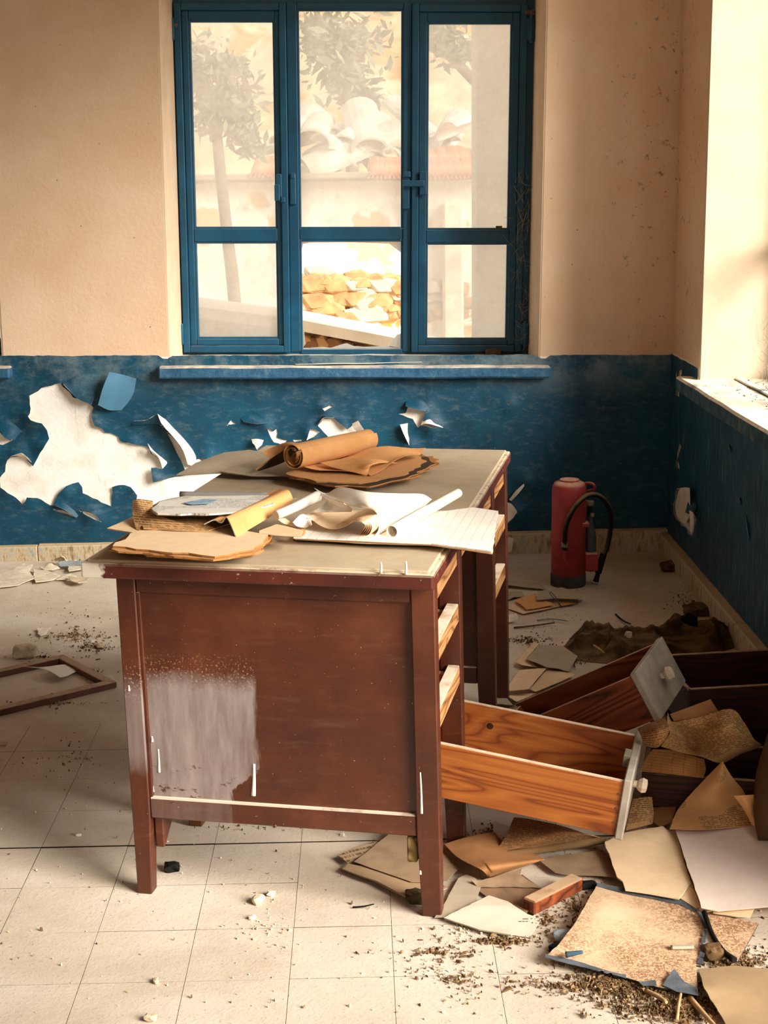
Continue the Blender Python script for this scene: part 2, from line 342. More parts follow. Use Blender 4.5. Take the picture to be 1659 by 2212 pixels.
# woods
M_desk = None
def desk_wood(name, stain=None, axis=0, amt=.88, low=None):
    g = Mt(name, .42, .45); co = g.co(); s = [55]*3; s[axis] = 3; fi = g.noise(g.co(scale=tuple(s)), 1, 5, .65); n1 = g.noise(co, 4, 5, .65); n2 = g.noise(co, 130, 4, .7)
    k = g.ramp(n1, [(.25, LW('34150A')), (.5, LW('4C2311')), (.75, LW('66351C'))]); k = g.mix(g.ma('MULTIPLY', g.step(fi, .5, .75), .35), k, LW('34110A'))
    k = g.mix(g.ma('MULTIPLY', g.step(g.noise(g.co(scale=(5, 5, 30)), 2, 5, .7), .55, .8), .22), k, LW('7C6048'))
    k = g.mix(g.ma('MULTIPLY', g.step(n2, .685, .73), .7), k, LW('D8C4A6'))
    if stain:   # dried whitish water mark low on the left of the end panel: a mark with its own outline
        x, y, z = g.xyz(co); nx = g.noise(co, 28, 5, .7); nb = g.noise(g.co(scale=(40, 40, 6)), 1.5, 5, .7); o = g.ma('MULTIPLY', g.ma('SUBTRACT', nx, .5), .05); o2 = g.ma('MULTIPLY', g.ma('SUBTRACT', nb, .5), .04)
        top = g.ma('SUBTRACT', 1., g.step(g.ma('ADD', z, o), stain[1]-.022, stain[1]+.022)); rt = g.ma('SUBTRACT', 1., g.step(g.ma('ADD', x, o2), stain[0]-.006, stain[0]+.006))
        f = g.ma('MULTIPLY', top, rt); edge = g.ma('ADD', g.ma('MULTIPLY', g.ma('SUBTRACT', x, .285), .83), .305); lo = g.ma('MULTIPLY', g.step(g.ma('ADD', x, o2), .222, .226), g.ma('SUBTRACT', 1., g.step(g.ma('SUBTRACT', g.ma('ADD', z, o2), edge), -.002, .002)))
        f = g.ma('MULTIPLY', f, g.ma('SUBTRACT', 1., lo)); hol = g.step(g.noise(g.co(scale=(9, 9, 22)), 2.3, 5, .7), .6, .66); f = g.ma('MULTIPLY', f, g.ma('SUBTRACT', 1., g.ma('MULTIPLY', hol, g.ma('SUBTRACT', 1., g.step(z, .3, .34)))))
        if low: f = g.ma('MULTIPLY', f, g.step(g.ma('ADD', z, o), low-.02, low+.03))
        spk = g.ma('MULTIPLY', g.step(g.noise(co, 210, 2, .5), .58, .64), g.ma('MULTIPLY', g.ma('MULTIPLY', rt, g.step(z, stain[1]-.05, stain[1]-.02)), g.ma('SUBTRACT', 1., g.step(z, stain[1], stain[1]+.07)))); k = g.mix(g.ma('MULTIPLY', spk, .75), k, LW('B4946E'))
        sc = g.ramp(g.noise(g.co(scale=(30, 30, 5)), 1.2, 5, .65), [(.3, LW('6E5E58')), (.55, LW('8C7E78')), (.8, LW('A4968E'))])
        k = g.mix(g.ma('MULTIPLY', f, amt), k, sc)
    k = g.dust(k, 'E8D6BC', .5, .85, .95, 12); g.col(k).bump(fi, .08, .002); return g.m
M_desk = desk_wood('dark_varnished_wood', axis=2); M_deskh = desk_wood('dark_varnished_rail', axis=0); M_panel = desk_wood('stained_end_panel', (.285, .505), 0)
M_legstain = desk_wood('water_marked_leg', (.6, .49), 2, .6, .30); M_railstain = desk_wood('water_marked_rail', (.26, .6), 0, .22)
M_deskv = desk_wood('dark_varnished_side', axis=1)
g = Mt('tabletop_linoleum', .8, .2); nn = g.noise(g.co(), 5, 6, .7); k = g.ramp(nn, [(.3, LW('A8957A')), (.6, LW('BBA98C')), (.85, LW('CBBBA0'))]); k = g.mix(g.ma('MULTIPLY', g.step(g.noise(g.co(), 60, 4, .7), .62, .72), .3), k, LW('8A765C')); g.col(k).bump(nn, .1, .003); M_lino = g.m
M_pine = wood('orange_pine', '6E3412', '98501C', 'AC6628', 0, 1.0, .5, .4, 'E6D2B4'); M_pine2 = wood('brown_pine', '3A1608', '6E3014', '90481E', 0, 1.0, .55, .35, 'C4A682'); M_pine3 = wood('dark_pine', '1E0C06', '33150B', '45200F', 0, 1.0, .6, .3, 'A88660')
M_rawpine = wood('raw_pine', '8A5A2C', 'B87838', 'CF9450', 2, .8, .6, .3, 'E6D2B4'); M_orange = wood('orange_plywood', '8A3E0C', 'B45A14', 'C87020', 2, .5, .5, .4, 'E6D2B4')
M_greyfront = plain('greyed_drawer_front', 'A89C8C', .8, .2, .22, 9, .1); M_oldwood = wood('rough_end_wood', '3A2C18', '7A6440', 'A08858', 2, 3, .9, .1)
# papers
P_white = paper('white_page', 'F2EADC', 'B8A080', .25); P_ledger = paper('ruled_white_page', 'F0E9DC', 'BCA688', .2, ledger=(.022, .11, .0011, .4), tcol='6A6460')
P_cream = paper('cream_page', 'E8CAA2', 'A8834E', .3); P_pale = paper('pale_page', 'E6D3C4', 'B49C80', .2); P_tan = paper('tan_page', 'CA9662', '8A5E30', .35)
P_brown = paper('brown_page', 'A4744A', '5A3A1E', .5); P_kraft = paper('kraft_paper', 'DDA46A', 'A86E30', .35); P_dk = paper('dark_old_paper', '4A3C30', '221A14', .5)
P_edge = paper('old_page_edge', 'B07A44', '5A3216', .7, scale=60); P_gray = paper('dusty_card', 'B0A18A', '8A7A62', .35); P_dirty = paper('dirty_page', '9C8266', '5C4630', .6)
P_print = paper('printed_page', 'C69A66', '8A5E30', .4, (.0052, .009, .42)); P_printd = paper('dark_printed_page', '9A7048', '5A3C20', .5, (.005, .009, .36)); P_news = paper('newspaper_page', 'DAD4C8', 'A89880', .2, (.0042, .007, .48), '6A6A6A')
P_grid = paper('grid_ledger_page', 'B07C48', '7A5026', .4, ledger=(.035, .012, .0012, .65)); P_headed = paper('letterhead_page', 'A68A6A', '6A5238', .5, (.007, .01, .56)); P_whited = paper('dusty_white_page', 'D8CAB4', '8E765A', .5, (.010, .01, .55))
P_envel = paper('tan_envelope', 'CC9A66', '9A6C3A', .3, (.006, .008, .60))
g = Mt('marbled_board', .85, .2); co = g.co(); n1 = g.noise(co, 95, 2, .5, 2.2); k = g.ramp(n1, [(.46, LW('967050')), (.54, LW('D2AC86'))]); k = g.mix(g.step(g.noise(co, 5, 5, .65), .42, .68), k, LW('D4B592')); g.col(k).bump(n1, .1, .002); P_marble = g.m
M_bind = plain('dark_binding_cloth', '2E3436', .9, .1, .2, 30); M_card = plain('brown_card', 'A5835C', .9, .1, .1, 20)
# small things
M_red = None
g = Mt('dusty_red_enamel', .55, .4); nn = g.noise(g.co(), 9, 6, .7); k = g.ramp(nn, [(.3, LW('8E2A2A')), (.6, LW('A83C3A')), (.85, LW('BC6A5C'))]); k = g.dust(k, 'C9A488', .45, .8, .95, 10); g.col(k); M_red = g.m
M_black = plain('black_rubber', '17140F', .7, .3, .2, 20); g = Mt('dusty_hose', .8, .2); g.col(g.dust(LW('15130F'), '8A7454', -.1, .5, .9, 18)); M_hose = g.m
M_iron = plain('dull_iron', '4E5050', .6, .4, .2, 25); M_brass = plain('dull_brass', '8A8266', .5, .5, .2, 20); M_band = plain('dark_base_band', '46443E', .85, .2, .25, 14)
M_plasterbit = plain('plaster_chip', 'E2D4BC', .95, .1, .12, 30, .2); M_stone = plain('rubble_stone', 'D2BE9E', .95, .1, .15, 18, .4); M_soot = plain('charred_bit', '1C1A16', .9, .1, .2, 30)
g = Mt('rotten_brown_cloth', .97, .05); nn = g.noise(g.co(), 22, 6, .7); k = g.ramp(nn, [(.3, LW('2A1E14')), (.55, LW('5A442C')), (.75, LW('7A6242'))]); g.col(g.dust(k, '8A7252', .75, .98, .6, 16)).bump(nn, .6, .02); M_cloth = g.m; M_leaf = plain('dry_leaf', '9A7C58', .9, .1, .3, 40); M_leaf2 = plain('dark_dry_leaf', '6A5034', .9, .1, .3, 40)
M_bluebit = plain('grey_blue_flake', '98A0A0', .8, .2, .15, 20); M_web = plain('cobweb', '9A917E', .9, .1, .1)
M_drip = plain('white_paint_drip', 'E6DCCC', .7, .2, .05)
# ================================================================== THE SETTING
RWM = Matrix.Translation((-.0135*.85, 0, 0)) @ Matrix.Rotation(.0135, 4, 'Y'); RWI = np.array(RWM.inverted())
def wl(px, py, d=0.):                                   # photo pixel -> back wall's own frame, d metres in front of it
    return (RWI @ np.append(at_y(px, py, YW-d), 1))[:3]
g = Mt('painted_wall', .8, .2); k = g.mix(g.step(g.xyz(g.co())[2], .855, .86), LW('004A64'), LW('D6BC9C')); g.col(k); M_wall_dado = g.m
M_ceil = plain('dark_board_ceiling', '806E58', .9, .1, .15, 6)  # unseen ceiling, colour darkened to cut the bounced light
def slabs(name, urange, zrange, holes, place, mats, parent=None, mi=0):
    us = sorted({*urange, *[h[0] for h in holes], *[h[1] for h in holes]}); zs = sorted({*zrange, *[h[2] for h in holes], *[h[3] for h in holes]}); V, F = [], []
    for a, b in zip(us, us[1:]):
        for c, d in zip(zs, zs[1:]):
            if any(h[0] <= (a+b)/2 <= h[1] and h[2] <= (c+d)/2 <= h[3] for h in holes): continue
            o = len(V); V += [place(u, w, z) for z in (c, d) for (u, w) in ((a, 0), (b, 0), (b, 1), (a, 1))]
            F += [tuple(o+i for i in f) for f in ((3, 2, 1, 0), (4, 5, 6, 7), (0, 1, 5, 4), (1, 2, 6, 5), (2, 3, 7, 6), (3, 0, 4, 7))]
    o = mk(name, V, F, mats, parent); bm = bmesh.new(); bm.from_mesh(o.data); bmesh.ops.remove_doubles(bm, verts=bm.verts, dist=1e-5)
    seen = {}                                            # drop the faces two slabs share
    for f in bm.faces: seen.setdefault(tuple(sorted(v.index for v in f.verts)), []).append(f)
    bmesh.ops.delete(bm, geom=[f for fs in seen.values() if len(fs) > 1 for f in fs], context='FACES_ONLY')
    bmesh.ops.recalc_face_normals(bm, faces=bm.faces[:]); bm.to_mesh(o.data); bm.free(); return o
OPX0, OPX1, OPZ0, OPZ1 = -.868, .687, .80, 2.37; DX2 = -2.243
wall_back = slabs('wall_back', (XL-.3, XR+.7), (-.15, ZC+.1), [(OPX0, OPX1, OPZ0, OPZ1), (OPX0+DX2, OPX1+DX2, OPZ0, OPZ1)], lambda u, w, z: (u, YW+w*.52, z), M_wall)
wall_back.matrix_world = RWM; tag(wall_back, kind='structure')
WR1, WR2 = (3.0, 5.60, .795, 2.9), (.2, 2.55, -.05, 2.5)  # second opening is an added doorway, unseen, for light on the near floor
wall_right = slabs('wall_right', (YB-.3, YW+.02), (-.05, ZC), [WR1, WR2], lambda u, w, z: (XR+w*.5, u, z), M_wall); tag(wall_right, kind='structure')
wall_left = slabs('wall_left', (YB-.3, YW+.02), (-.05, ZC), [], lambda u, w, z: (XL-w*.3, u, z), M_wall_dado); tag(wall_left, kind='structure')
wall_rear = slabs('wall_rear', (XL, XR), (-.05, ZC), [(-2.1, .1, .55, 2.55)], lambda u, w, z: (u, YB-w*.3, z), M_wall_dado); tag(wall_rear, kind='structure')  # opening invented behind the camera to let daylight in
ceiling = mk('ceiling', [(XL-.3, YB-.3, ZC), (XR+.5, YB-.3, ZC), (XR+.5, YW+.5, ZC), (XL-.3, YW+.5, ZC), (XL-.3, YB-.3, ZC+.2), (XR+.5, YB-.3, ZC+.2), (XR+.5, YW+.5, ZC+.2), (XL-.3, YW+.5, ZC+.2)], [(0, 3, 2, 1)[::-1], (4, 5, 6, 7), (0, 1, 5, 4), (1, 2, 6, 5), (2, 3, 7, 6), (3, 0, 4, 7)], M_ceil); tag(ceiling, kind='structure')

# ---- floor: dusty ground with the tiles that still show their joints near the camera
TY = -.0108; T0 = (-.822, 3.2727); TS = .2081
def tg(u, v): return (T0[0]+u*math.cos(TY)+v*math.sin(TY), T0[1]-u*math.sin(TY)+v*math.cos(TY))
u0, u1, v0, v1 = -3*TS, 10*TS, -7*TS, 4*TS
q = [tg(u0, v0), tg(u1, v0), tg(u1, v1), tg(u0, v1)]
O = [(XL-.1, YB-.1), (XR+.1, YB-.1), (XR+.1, YW+.1), (XL-.1, YW+.1)]
V = [(x, y, 0) for x, y in q]+[(x, y, 0) for x, y in O]+[(x, y, -.006) for x, y in q]+[(x, y, -.12) for x, y in O]
F = [(4, 5, 1, 0), (5, 6, 2, 1), (6, 7, 3, 2), (7, 4, 0, 3), (8, 9, 10, 11), (0, 1, 9, 8), (1, 2, 10, 9), (2, 3, 11, 10), (3, 0, 8, 11), (15, 14, 13, 12)]
floor = mk('floor', V, F, [M_floor, M_joint], midx=[0]*4+[1]*5+[0]); tag(floor, kind='structure')
bm = bmesh.new(); bmesh.ops.create_cube(bm, size=1)
for v in bm.verts: v.co = Vector((v.co.x*(TS-.001), v.co.y*(TS-.001), (v.co.z-.5)*.006))
tme = bpy.data.meshes.new('floor_tile'); bm.to_mesh(tme); bm.free(); tme.materials.append(M_tile); tme.materials.append(M_joint)
for p_ in tme.polygons: p_.material_index = 0 if p_.normal.z > .5 else 1
for a in range(-3, 10):
    for b in range(-7, 4):
        o = link('floor_tile', tme, floor); x, y = tg((a+.5)*TS, (b+.5)*TS+(.0028 if b >= 0 else -.0028))
        o.location = (x, y, random.uniform(-.0004, .0003)); o.rotation_euler = (random.gauss(0, .0012), random.gauss(0, .0012), -TY+random.gauss(0, .0008))

# ---- baseboards, cut into lengths by their joints
def base_piece(x0, x1, z0, z1, par): return hexa('baseboard_length', [(x0, YW-.035, -.02), (x1, YW-.035, -.02), (x1, YW+.02, -.02), (x0, YW+.02, -.02), (x0, YW-.035, z0), (x1, YW-.035, z1), (x1, YW+.02, z0+.012), (x0, YW+.02, z0+.012)], M_base, par, .004)
bb = empty('baseboard_back', (0, 0, 0)); tag(bb, kind='structure')
xs = [XL, -2.6, -2.1, -1.46, -1.05, -.55, -.05, .47, .86, XR]
zt = lambda x: .062+(x+1.6)*.0115
for a, b in zip(xs, xs[1:]): base_piece(a+.001, b-.001, zt(a), zt(b), bb)
br = empty('baseboard_right', (0, 0, 0)); tag(br, kind='structure')
ys = [YB, .2, 2.55, 3.3, 4.1, 4.75, 5.35, YW-.036]
for a, b in zip(ys, ys[1:]):
    if a == .2: continue
    box('baseboard_length', (XR-.042, a+.001, -.02), (XR+.02, b-.001, .085), M_base, br, .005, rough=.0015)

# ---- blue dado: a paint film of its own, torn open and lifting at the tears
Z7 = lambda pts: [(x/3.318, 750+y/3.318) for x, y in pts]
Z8 = lambda pts: [(400+x/2.37, 780+y/2.37) for x, y in pts]
Z4 = lambda pts: [(1060+x/2.77, 980+y/2.77) for x, y in pts]
big = Z7([(215, 345), (300, 290), (440, 255), (480, 300), (530, 355), (600, 385), (655, 410), (672, 430), (662, 500), (685, 560), (735, 580), (755, 610), (800, 615), (850, 640), (860, 665), (885, 680), (960, 690), (1050, 710), (1075, 730), (1085, 760), (1150, 800), (1195, 830), (1160, 870), (1090, 855), (1100, 940), (1105, 960), (1220, 935), (1330, 915), (1450, 900), (1700, 880), (1750, 1000), (1700, 1180), (1000, 1180), (985, 1060), (940, 1000), (895, 985), (830, 990), (805, 1000), (800, 1140), (700, 1090), (595, 1045), (590, 1000), (565, 965), (480, 990), (420, 1050), (385, 1130), (365, 1130), (300, 1090), (240, 1075), (200, 1070), (165, 1120), (120, 1080), (60, 1040), (10, 1000), (0, 940), (40, 890), (45, 840), (80, 785), (150, 775), (205, 815), (240, 850), (275, 790), (320, 720), (360, 650), (345, 590), (310, 540), (230, 515), (210, 490), (222, 470)])
HOL = [big,
  Z7([(1130, 480), (1165, 550), (1240, 640), (1320, 740), (1370, 820), (1440, 790), (1500, 805), (1450, 850), (1330, 880), (1300, 800), (1240, 690), (1190, 590), (1150, 555), (1050, 530), (960, 535), (1060, 518)]),
  Z7([(365, 1150), (450, 1165), (520, 1188), (548, 1220), (510, 1208), (440, 1182)]), Z7([(550, 1160), (640, 1176), (700, 1208), (735, 1250), (690, 1232), (620, 1195)]),
  Z7([(-120, 560), (0, 600), (40, 648), (100, 660), (20, 700), (-80, 690)]),
  Z8([(680, 330), (705, 292), (760, 290), (800, 320), (830, 345), (885, 305), (915, 350), (900, 385), (800, 395), (740, 395)]),
  Z8([(405, 325), (450, 360), (470, 345), (470, 390), (525, 405), (500, 430), (455, 415), (430, 370)]),
  Z8([(1090, 270), (1130, 265), (1140, 232), (1200, 250), (1228, 258), (1215, 300), (1240, 318), (1320, 340), (1260, 336), (1205, 328), (1190, 340), (1165, 295)]),
  Z8([(1100, 325), (1140, 318), (1135, 370), (1155, 440), (1140, 425), (1118, 370)]), Z8([(215, 330), (235, 300), (275, 322)]), Z8([(340, 400), (400, 405), (395, 425), (370, 455)]), Z8([(703, 240), (745, 222), (762, 230), (715, 254)]),
  Z8([(640, 345), (690, 362), (660, 385), (625, 400)]), Z8([(540, 400), (620, 405), (560, 412)]), Z8([(1640, 200), (1659, 205), (1655, 240)]),
  Z4([(40, 300), (115, 295), (158, 345), (120, 390), (70, 437), (30, 440), (20, 340)]), Z4([(110, 275), (150, 215), (212, 170), (180, 208), (125, 282)])]
HL = [[(wl(*p)[0], wl(*p)[2]) for p in jag(h, 1.0, 9)] for h in HOL]
top = [(x, .857+.004*mnoise.noise(Vector((x*9, 0, 1)))+.003*mnoise.noise(Vector((x*60, 3, 1)))) for x in np.arange(XR+.03, -2.2, -.02)]
top = [(x, z-(.012 if -.905 < x < -.86 or .685 < x < .71 else 0)) for x, z in top]
outl = ccw(top+[(-2.2, .03), (XR+.03, .03)])
V2, F2, _ = poly_grid(outl, .0075, HL)
A, B = edges_of(HL); D, Q = nearest(V2, A, B)
lift = np.zeros(len(V2))
for i, (x, z) in enumerate(V2):
    if D[i] < .14:
        nz = mnoise.noise(Vector((Q[i][0]*11, Q[i][1]*11, 2.))); nn_ = mnoise.noise(Vector((Q[i][0]*27, Q[i][1]*27, 7.)))
        a = max(0, .007+.024*nz+.006*nn_); lift[i] = a*math.exp(-(D[i]/(.02+.035*max(nz, 0)))**1.3)
    lift[i] += .0012*(mnoise.noise(Vector((x*14, z*14, 4)))+.5)
def smooth_lift(l, F, it):
    F = np.array(F)
    for _ in range(it):
        a = np.zeros(len(l)); c = np.zeros(len(l)); m = l[F].mean(1)
        for k in range(4): np.add.at(a, F[:, k], m); np.add.at(c, F[:, k], 1)
        l = a/np.maximum(c, 1)
    return l
lift = smooth_lift(lift*1.25, F2, 5)
V3 = np.c_[V2[:, 0], YW-.003-lift, V2[:, 1]]
paint = thick_obj('blue_paint', V3, F2, .0012, [M_blue, M_under, M_under], wall_back)
def flake(rows, front=None, nu=10, nv=8, t=.0012, back=None, par=wall_back):
    return loft('paint_flake', [[wl(*p) for p in r] for r in rows], [front or M_blue, back or M_under, M_under], nu, nv, t, par, conv=False)
def Zf(pts): return [(x/3.318, 750+y/3.318, d) for x, y, d in pts]
def Ze(pts): return [(400+x/2.37, 780+y/2.37, d) for x, y, d in pts]
def Zg(pts): return [(1060+x/2.77, 980+y/2.77, d) for x, y, d in pts]
flake([Zf([(785, 178, .055), (738, 290, .065), (703, 415, .055)]), Zf([(890, 200, .022), (860, 310, .026), (785, 452, .025)]), Zf([(1000, 235, -.001), (975, 345, -.001), (880, 450, .002)])], M_flakelit)
flake([Zf([(470, 240, .004), (590, 190, .004), (720, 200, .004)]), Zf([(450, 258, .02), (560, 320, .03), (690, 320, .02)]), Zf([(470, 280, .03), (560, 372, .04), (655, 410, .045)])])
flake([Zf([(1060, 690, .035), (1075, 730, .05), (1090, 765, .03)]), Zf([(1100, 740, .025), (1130, 770, .035), (1140, 800, .03)]), Zf([(1170, 800, .004), (1198, 828, .01), (1165, 872, .02)])], M_under)
flake([Zf([(75, 785, .03), (150, 760, .045), (170, 770, .03)]), Zf([(110, 780, .01), (190, 790, .025), (215, 810, .015)]), Zf([(180, 800, .003), (215, 825, .006), (245, 852, .003)])], M_under)
flake([Zf([(1130, 478, .05), (1160, 550, .05), (1240, 640, .055), (1310, 735, .05), (1345, 840, .03)]), Zf([(1160, 500, .03), (1210, 570, .035), (1290, 655, .035), (1370, 770, .03), (1390, 850, .02)]), Zf([(1190, 520, .003), (1260, 590, .003), (1340, 680, .003), (1430, 790, .003), (1480, 830, .003)])], M_under)
flake([Zf([(960, 530, .02), (1050, 522, .03), (1130, 478, .045)]), Zf([(950, 560, .015), (1060, 550, .02), (1160, 555, .03)])], M_blue, 8, 4)
flake([Zf([(0, 600, .02), (40, 655, .03), (105, 662, .02)]), Zf([(0, 560, .012), (60, 600, .02), (130, 630, .012)]), Zf([(10, 510, .003), (80, 530, .003), (170, 590, .003)])], M_blue)
flake([Zf([(385, 1130, .025), (450, 1160, .035), (548, 1222, .015)]), Zf([(420, 1110, .01), (480, 1130, .012), (570, 1200, .005)])], M_blue, 8, 4)
flake([Ze([(280, 292, .004), (340, 268, .004), (440, 280, .004)]), Ze([(300, 310, .02), (360, 322, .03), (430, 318, .02)])], M_blue, 8, 4)
flake([Ze([(1128, 230, .03), (1190, 250, .04), (1228, 258, .03)]), Ze([(1130, 205, .005), (1200, 195, .004), (1270, 220, .004)])], M_blue, 8, 4)
flake([Ze([(1205, 328, .03), (1240, 320, .04), (1320, 342, .012)]), Ze([(1225, 290, .01), (1265, 285, .012), (1310, 310, .004)])], M_under, 8, 4)
flake([Ze([(1100, 325, .03), (1120, 375, .04), (1152, 442, .012)]), Ze([(1140, 318, .006), (1140, 370, .01), (1158, 430, .004)])], M_under, 8, 4)
flake([Ze([(680, 330, .02), (705, 292, .03), (760, 290, .02)]), Ze([(690, 300, .005), (720, 270, .004), (770, 275, .004)])], M_blue, 8, 4)
flake([Ze([(885, 305, .03), (900, 330, .035), (915, 352, .02)]), Ze([(855, 320, .02), (860, 345, .025), (880, 360, .015)])], M_under, 6, 4)
flake([Ze([(340, 400, .02), (370, 398, .03), (402, 405, .02)]), Ze([(345, 420, .035), (372, 440, .045), (392, 430, .03)])], M_under, 6, 4)
flake([Zg([(110, 275, .03), (160, 215, .04), (212, 170, .012)]), Zg([(125, 282, .02), (172, 232, .03), (215, 174, .008)])], M_under, 8, 4)
flake([Zg([(45, 300, .02), (115, 295, .03), (158, 345, .035)]), Zg([(45, 370, .02), (100, 370, .03), (135, 385, .03)]), Zg([(45, 430, .03), (75, 437, .04), (105, 410, .03)])], M_under, 8, 6)
flake([Zg([(60, 505, .04), (100, 500, .05), (138, 505, .04)]), Zg([(75, 545, .05), (105, 545, .06), (132, 540, .05)]), Zg([(80, 585, .055), (105, 590, .06), (125, 585, .055)])], M_under, 8, 6)

# blue film on the right wall with its tears
def wrp(px, py): p_ = at_x(px, py, XR); return (p_[1], p_[2])
Z6 = lambda pts: [(1180+x/3.463, 600+y/3.463) for x, y in pts]
RH = [Z6([(965, 1690), (1000, 1575), (1060, 1565), (1078, 1660), (1075, 1780), (1125, 1810), (1090, 1930), (1060, 1870), (990, 1810)]), Z6([(1010, 690), (1030, 690), (1010, 890), (985, 880)]), Z6([(1005, 1240), (1028, 1260), (1012, 1430), (990, 1420)])]
RHL = [[wrp(*p) for p in jag(h, 1, 9)] for h in RH]
tp = [(y, .845+.004*mnoise.noise(Vector((y*9, 0, 1)))) for y in np.arange(YW+.0, 2.55, -.02)]
V2, F2, _ = poly_grid(ccw(tp+[(2.55, .03), (YW+.0, .03)]), .01, RHL)
# cut out the window recess above the sill
A, B = edges_of(RHL); D, Q = nearest(V2, A, B); ZZ = V2[:, 1].copy(); k_ = (V2[:, 0] > WR1[0]) & (V2[:, 0] < WR1[1]); ZZ[k_] = np.minimum(ZZ[k_], .79)
lf = np.array([.0012*(mnoise.noise(Vector((y*14, z*14, 4)))+.5)+(max(0, .008+.02*mnoise.noise(Vector((q[0]*11, q[1]*11, 2))))*math.exp(-d/.015) if d < .08 else 0) for (y, z), d, q in zip(V2, D, Q)])
lf = smooth_lift(lf*1.2, F2, 4); V3 = np.c_[XR-.003-lf, V2[:, 0], ZZ]
thick_obj('blue_paint', V3, np.array(F2)[:, ::-1], .0012, [M_blue2, M_under, M_under], wall_right)
def rfl(pts): return [at_x(1180+x/3.463, 600+y/3.463, XR-d) for x, y, d in pts]
loft('paint_flake', [rfl([(1000, 1575, .01), (1040, 1568, .02), (1072, 1572, .03)]), rfl([(968, 1690, .01), (1030, 1680, .02), (1075, 1690, .03)]), rfl([(995, 1810, .01), (1040, 1840, .02), (1068, 1790, .03)])], [M_under, M_blue2, M_under], 8, 8, .0012, wall_right, conv=False)
loft('paint_flake', [rfl([(1070, 1740, .05), (1100, 1760, .04), (1128, 1812, .02)]), rfl([(1075, 1850, .05), (1100, 1860, .04), (1115, 1850, .03)]), rfl([(1085, 1925, .05), (1092, 1932, .045), (1098, 1920, .04)])], [M_under, M_blue2, M_under], 8, 8, .0012, wall_right, conv=False)
loft('paint_flake', [rfl([(1078, 1600, .005), (1110, 1640, .004), (1130, 1700, .004)]), rfl([(1040, 1755, .05), (1080, 1775, .045), (1110, 1770, .03)])], [M_blue2, M_under, M_under], 8, 5, .0012, wall_right, conv=False)
for a, b, c, d in ((1360, 1245, 1385, 1300), (1440, 1640, 1455, 1700), (1490, 1780, 1520, 1960)):
    loft('paint_flake', [rfl([(a, b, .010), ((a+c)/2-3, (b+d)/2, .014), (c-4, d, .008)]), rfl([(a+18, b+6, .003), ((a+c)/2+18, (b+d)/2, .004), (c+8, d+4, .003)])], [M_blue2, M_under, M_under], 7, 4, .0012, wall_right, conv=False)

# ---- smooth plaster linings of the window recesses
box('reveal_lining', (XR+.002, WR1[1]-.008, .80), (XR+.3, WR1[1]+.002, 2.9), M_reveal, wall_right, .002)
for dx_ in (0, DX2):
    box('reveal_lining', (OPX0-.002+dx_, YW+.002, .81), (OPX0+.008+dx_, YF, OPZ1), M_reveal, wall_back, .002); box('reveal_lining', (OPX1-.008+dx_, YW+.002, .81), (OPX1+.002+dx_, YF, OPZ1), M_reveal, wall_back, .002)
# ---- sills
s1 = box('window_sill', (-.905, YW-.055, .765), (.728, YW+.44, .816), M_sill, wall_back, .007, rough=.004)
s2 = box('window_sill', (XR-.065, WR1[0]-.1, .742), (XR+.4, 5.72, .803), M_sill2, wall_right, .008, rough=.004)
box('window_sill', (OPX0+DX2-.03, YW-.055, .765), (OPX1+DX2+.035, YW+.44, .816), M_sill, wall_back, .007)
box('sill_ledge', (XR+.13, WR1[0], .80), (XR+.16, 5.58, .812), M_sill2, wall_right, .004, rough=.003)

# ---- windows: outer frame, two hinged sashes and a fixed middle light, six panes
def dusty_glass(name, dens, tint=(.8, .78, .75, 1)):
    m = bpy.data.materials.new(name); m.use_nodes = True; t = m.node_tree; t.nodes.clear(); o = t.nodes.new('ShaderNodeOutputMaterial')
    tc = t.nodes.new('ShaderNodeTexCoord'); nz = t.nodes.new('ShaderNodeTexNoise'); nz.inputs['Scale'].default_value = 5; nz.inputs['Detail'].default_value = 6; nz.inputs['Roughness'].default_value = .65; t.links.new(tc.outputs['Object'], nz.inputs['Vector'])
    mr = t.nodes.new('ShaderNodeMapRange'); mr.inputs[1].default_value = .3; mr.inputs[2].default_value = .7; mr.inputs[3].default_value = dens-.13; mr.inputs[4].default_value = dens+.13; t.links.new(nz.outputs[0], mr.inputs[0])
    tr = t.nodes.new('ShaderNodeBsdfTransparent'); tr.inputs[0].default_value = (.86, .86, .84, 1); tl = t.nodes.new('ShaderNodeBsdfTranslucent'); tl.inputs[0].default_value = tint; df = t.nodes.new('ShaderNodeBsdfDiffuse'); df.inputs[0].default_value = (.5, .47, .42, 1)
    a = t.nodes.new('ShaderNodeMixShader'); a.inputs[0].default_value = .3; t.links.new(tl.outputs[0], a.inputs[1]); t.links.new(df.outputs[0], a.inputs[2])
    b = t.nodes.new('ShaderNodeMixShader'); t.links.new(mr.outputs[0], b.inputs[0]); t.links.new(tr.outputs[0], b.inputs[1]); t.links.new(a.outputs[0], b.inputs[2]); t.links.new(b.outputs[0], o.inputs[0]); return m
M_glass = dusty_glass('dusty_glass', .5); M_shard = dusty_glass('caked_glass', .8)
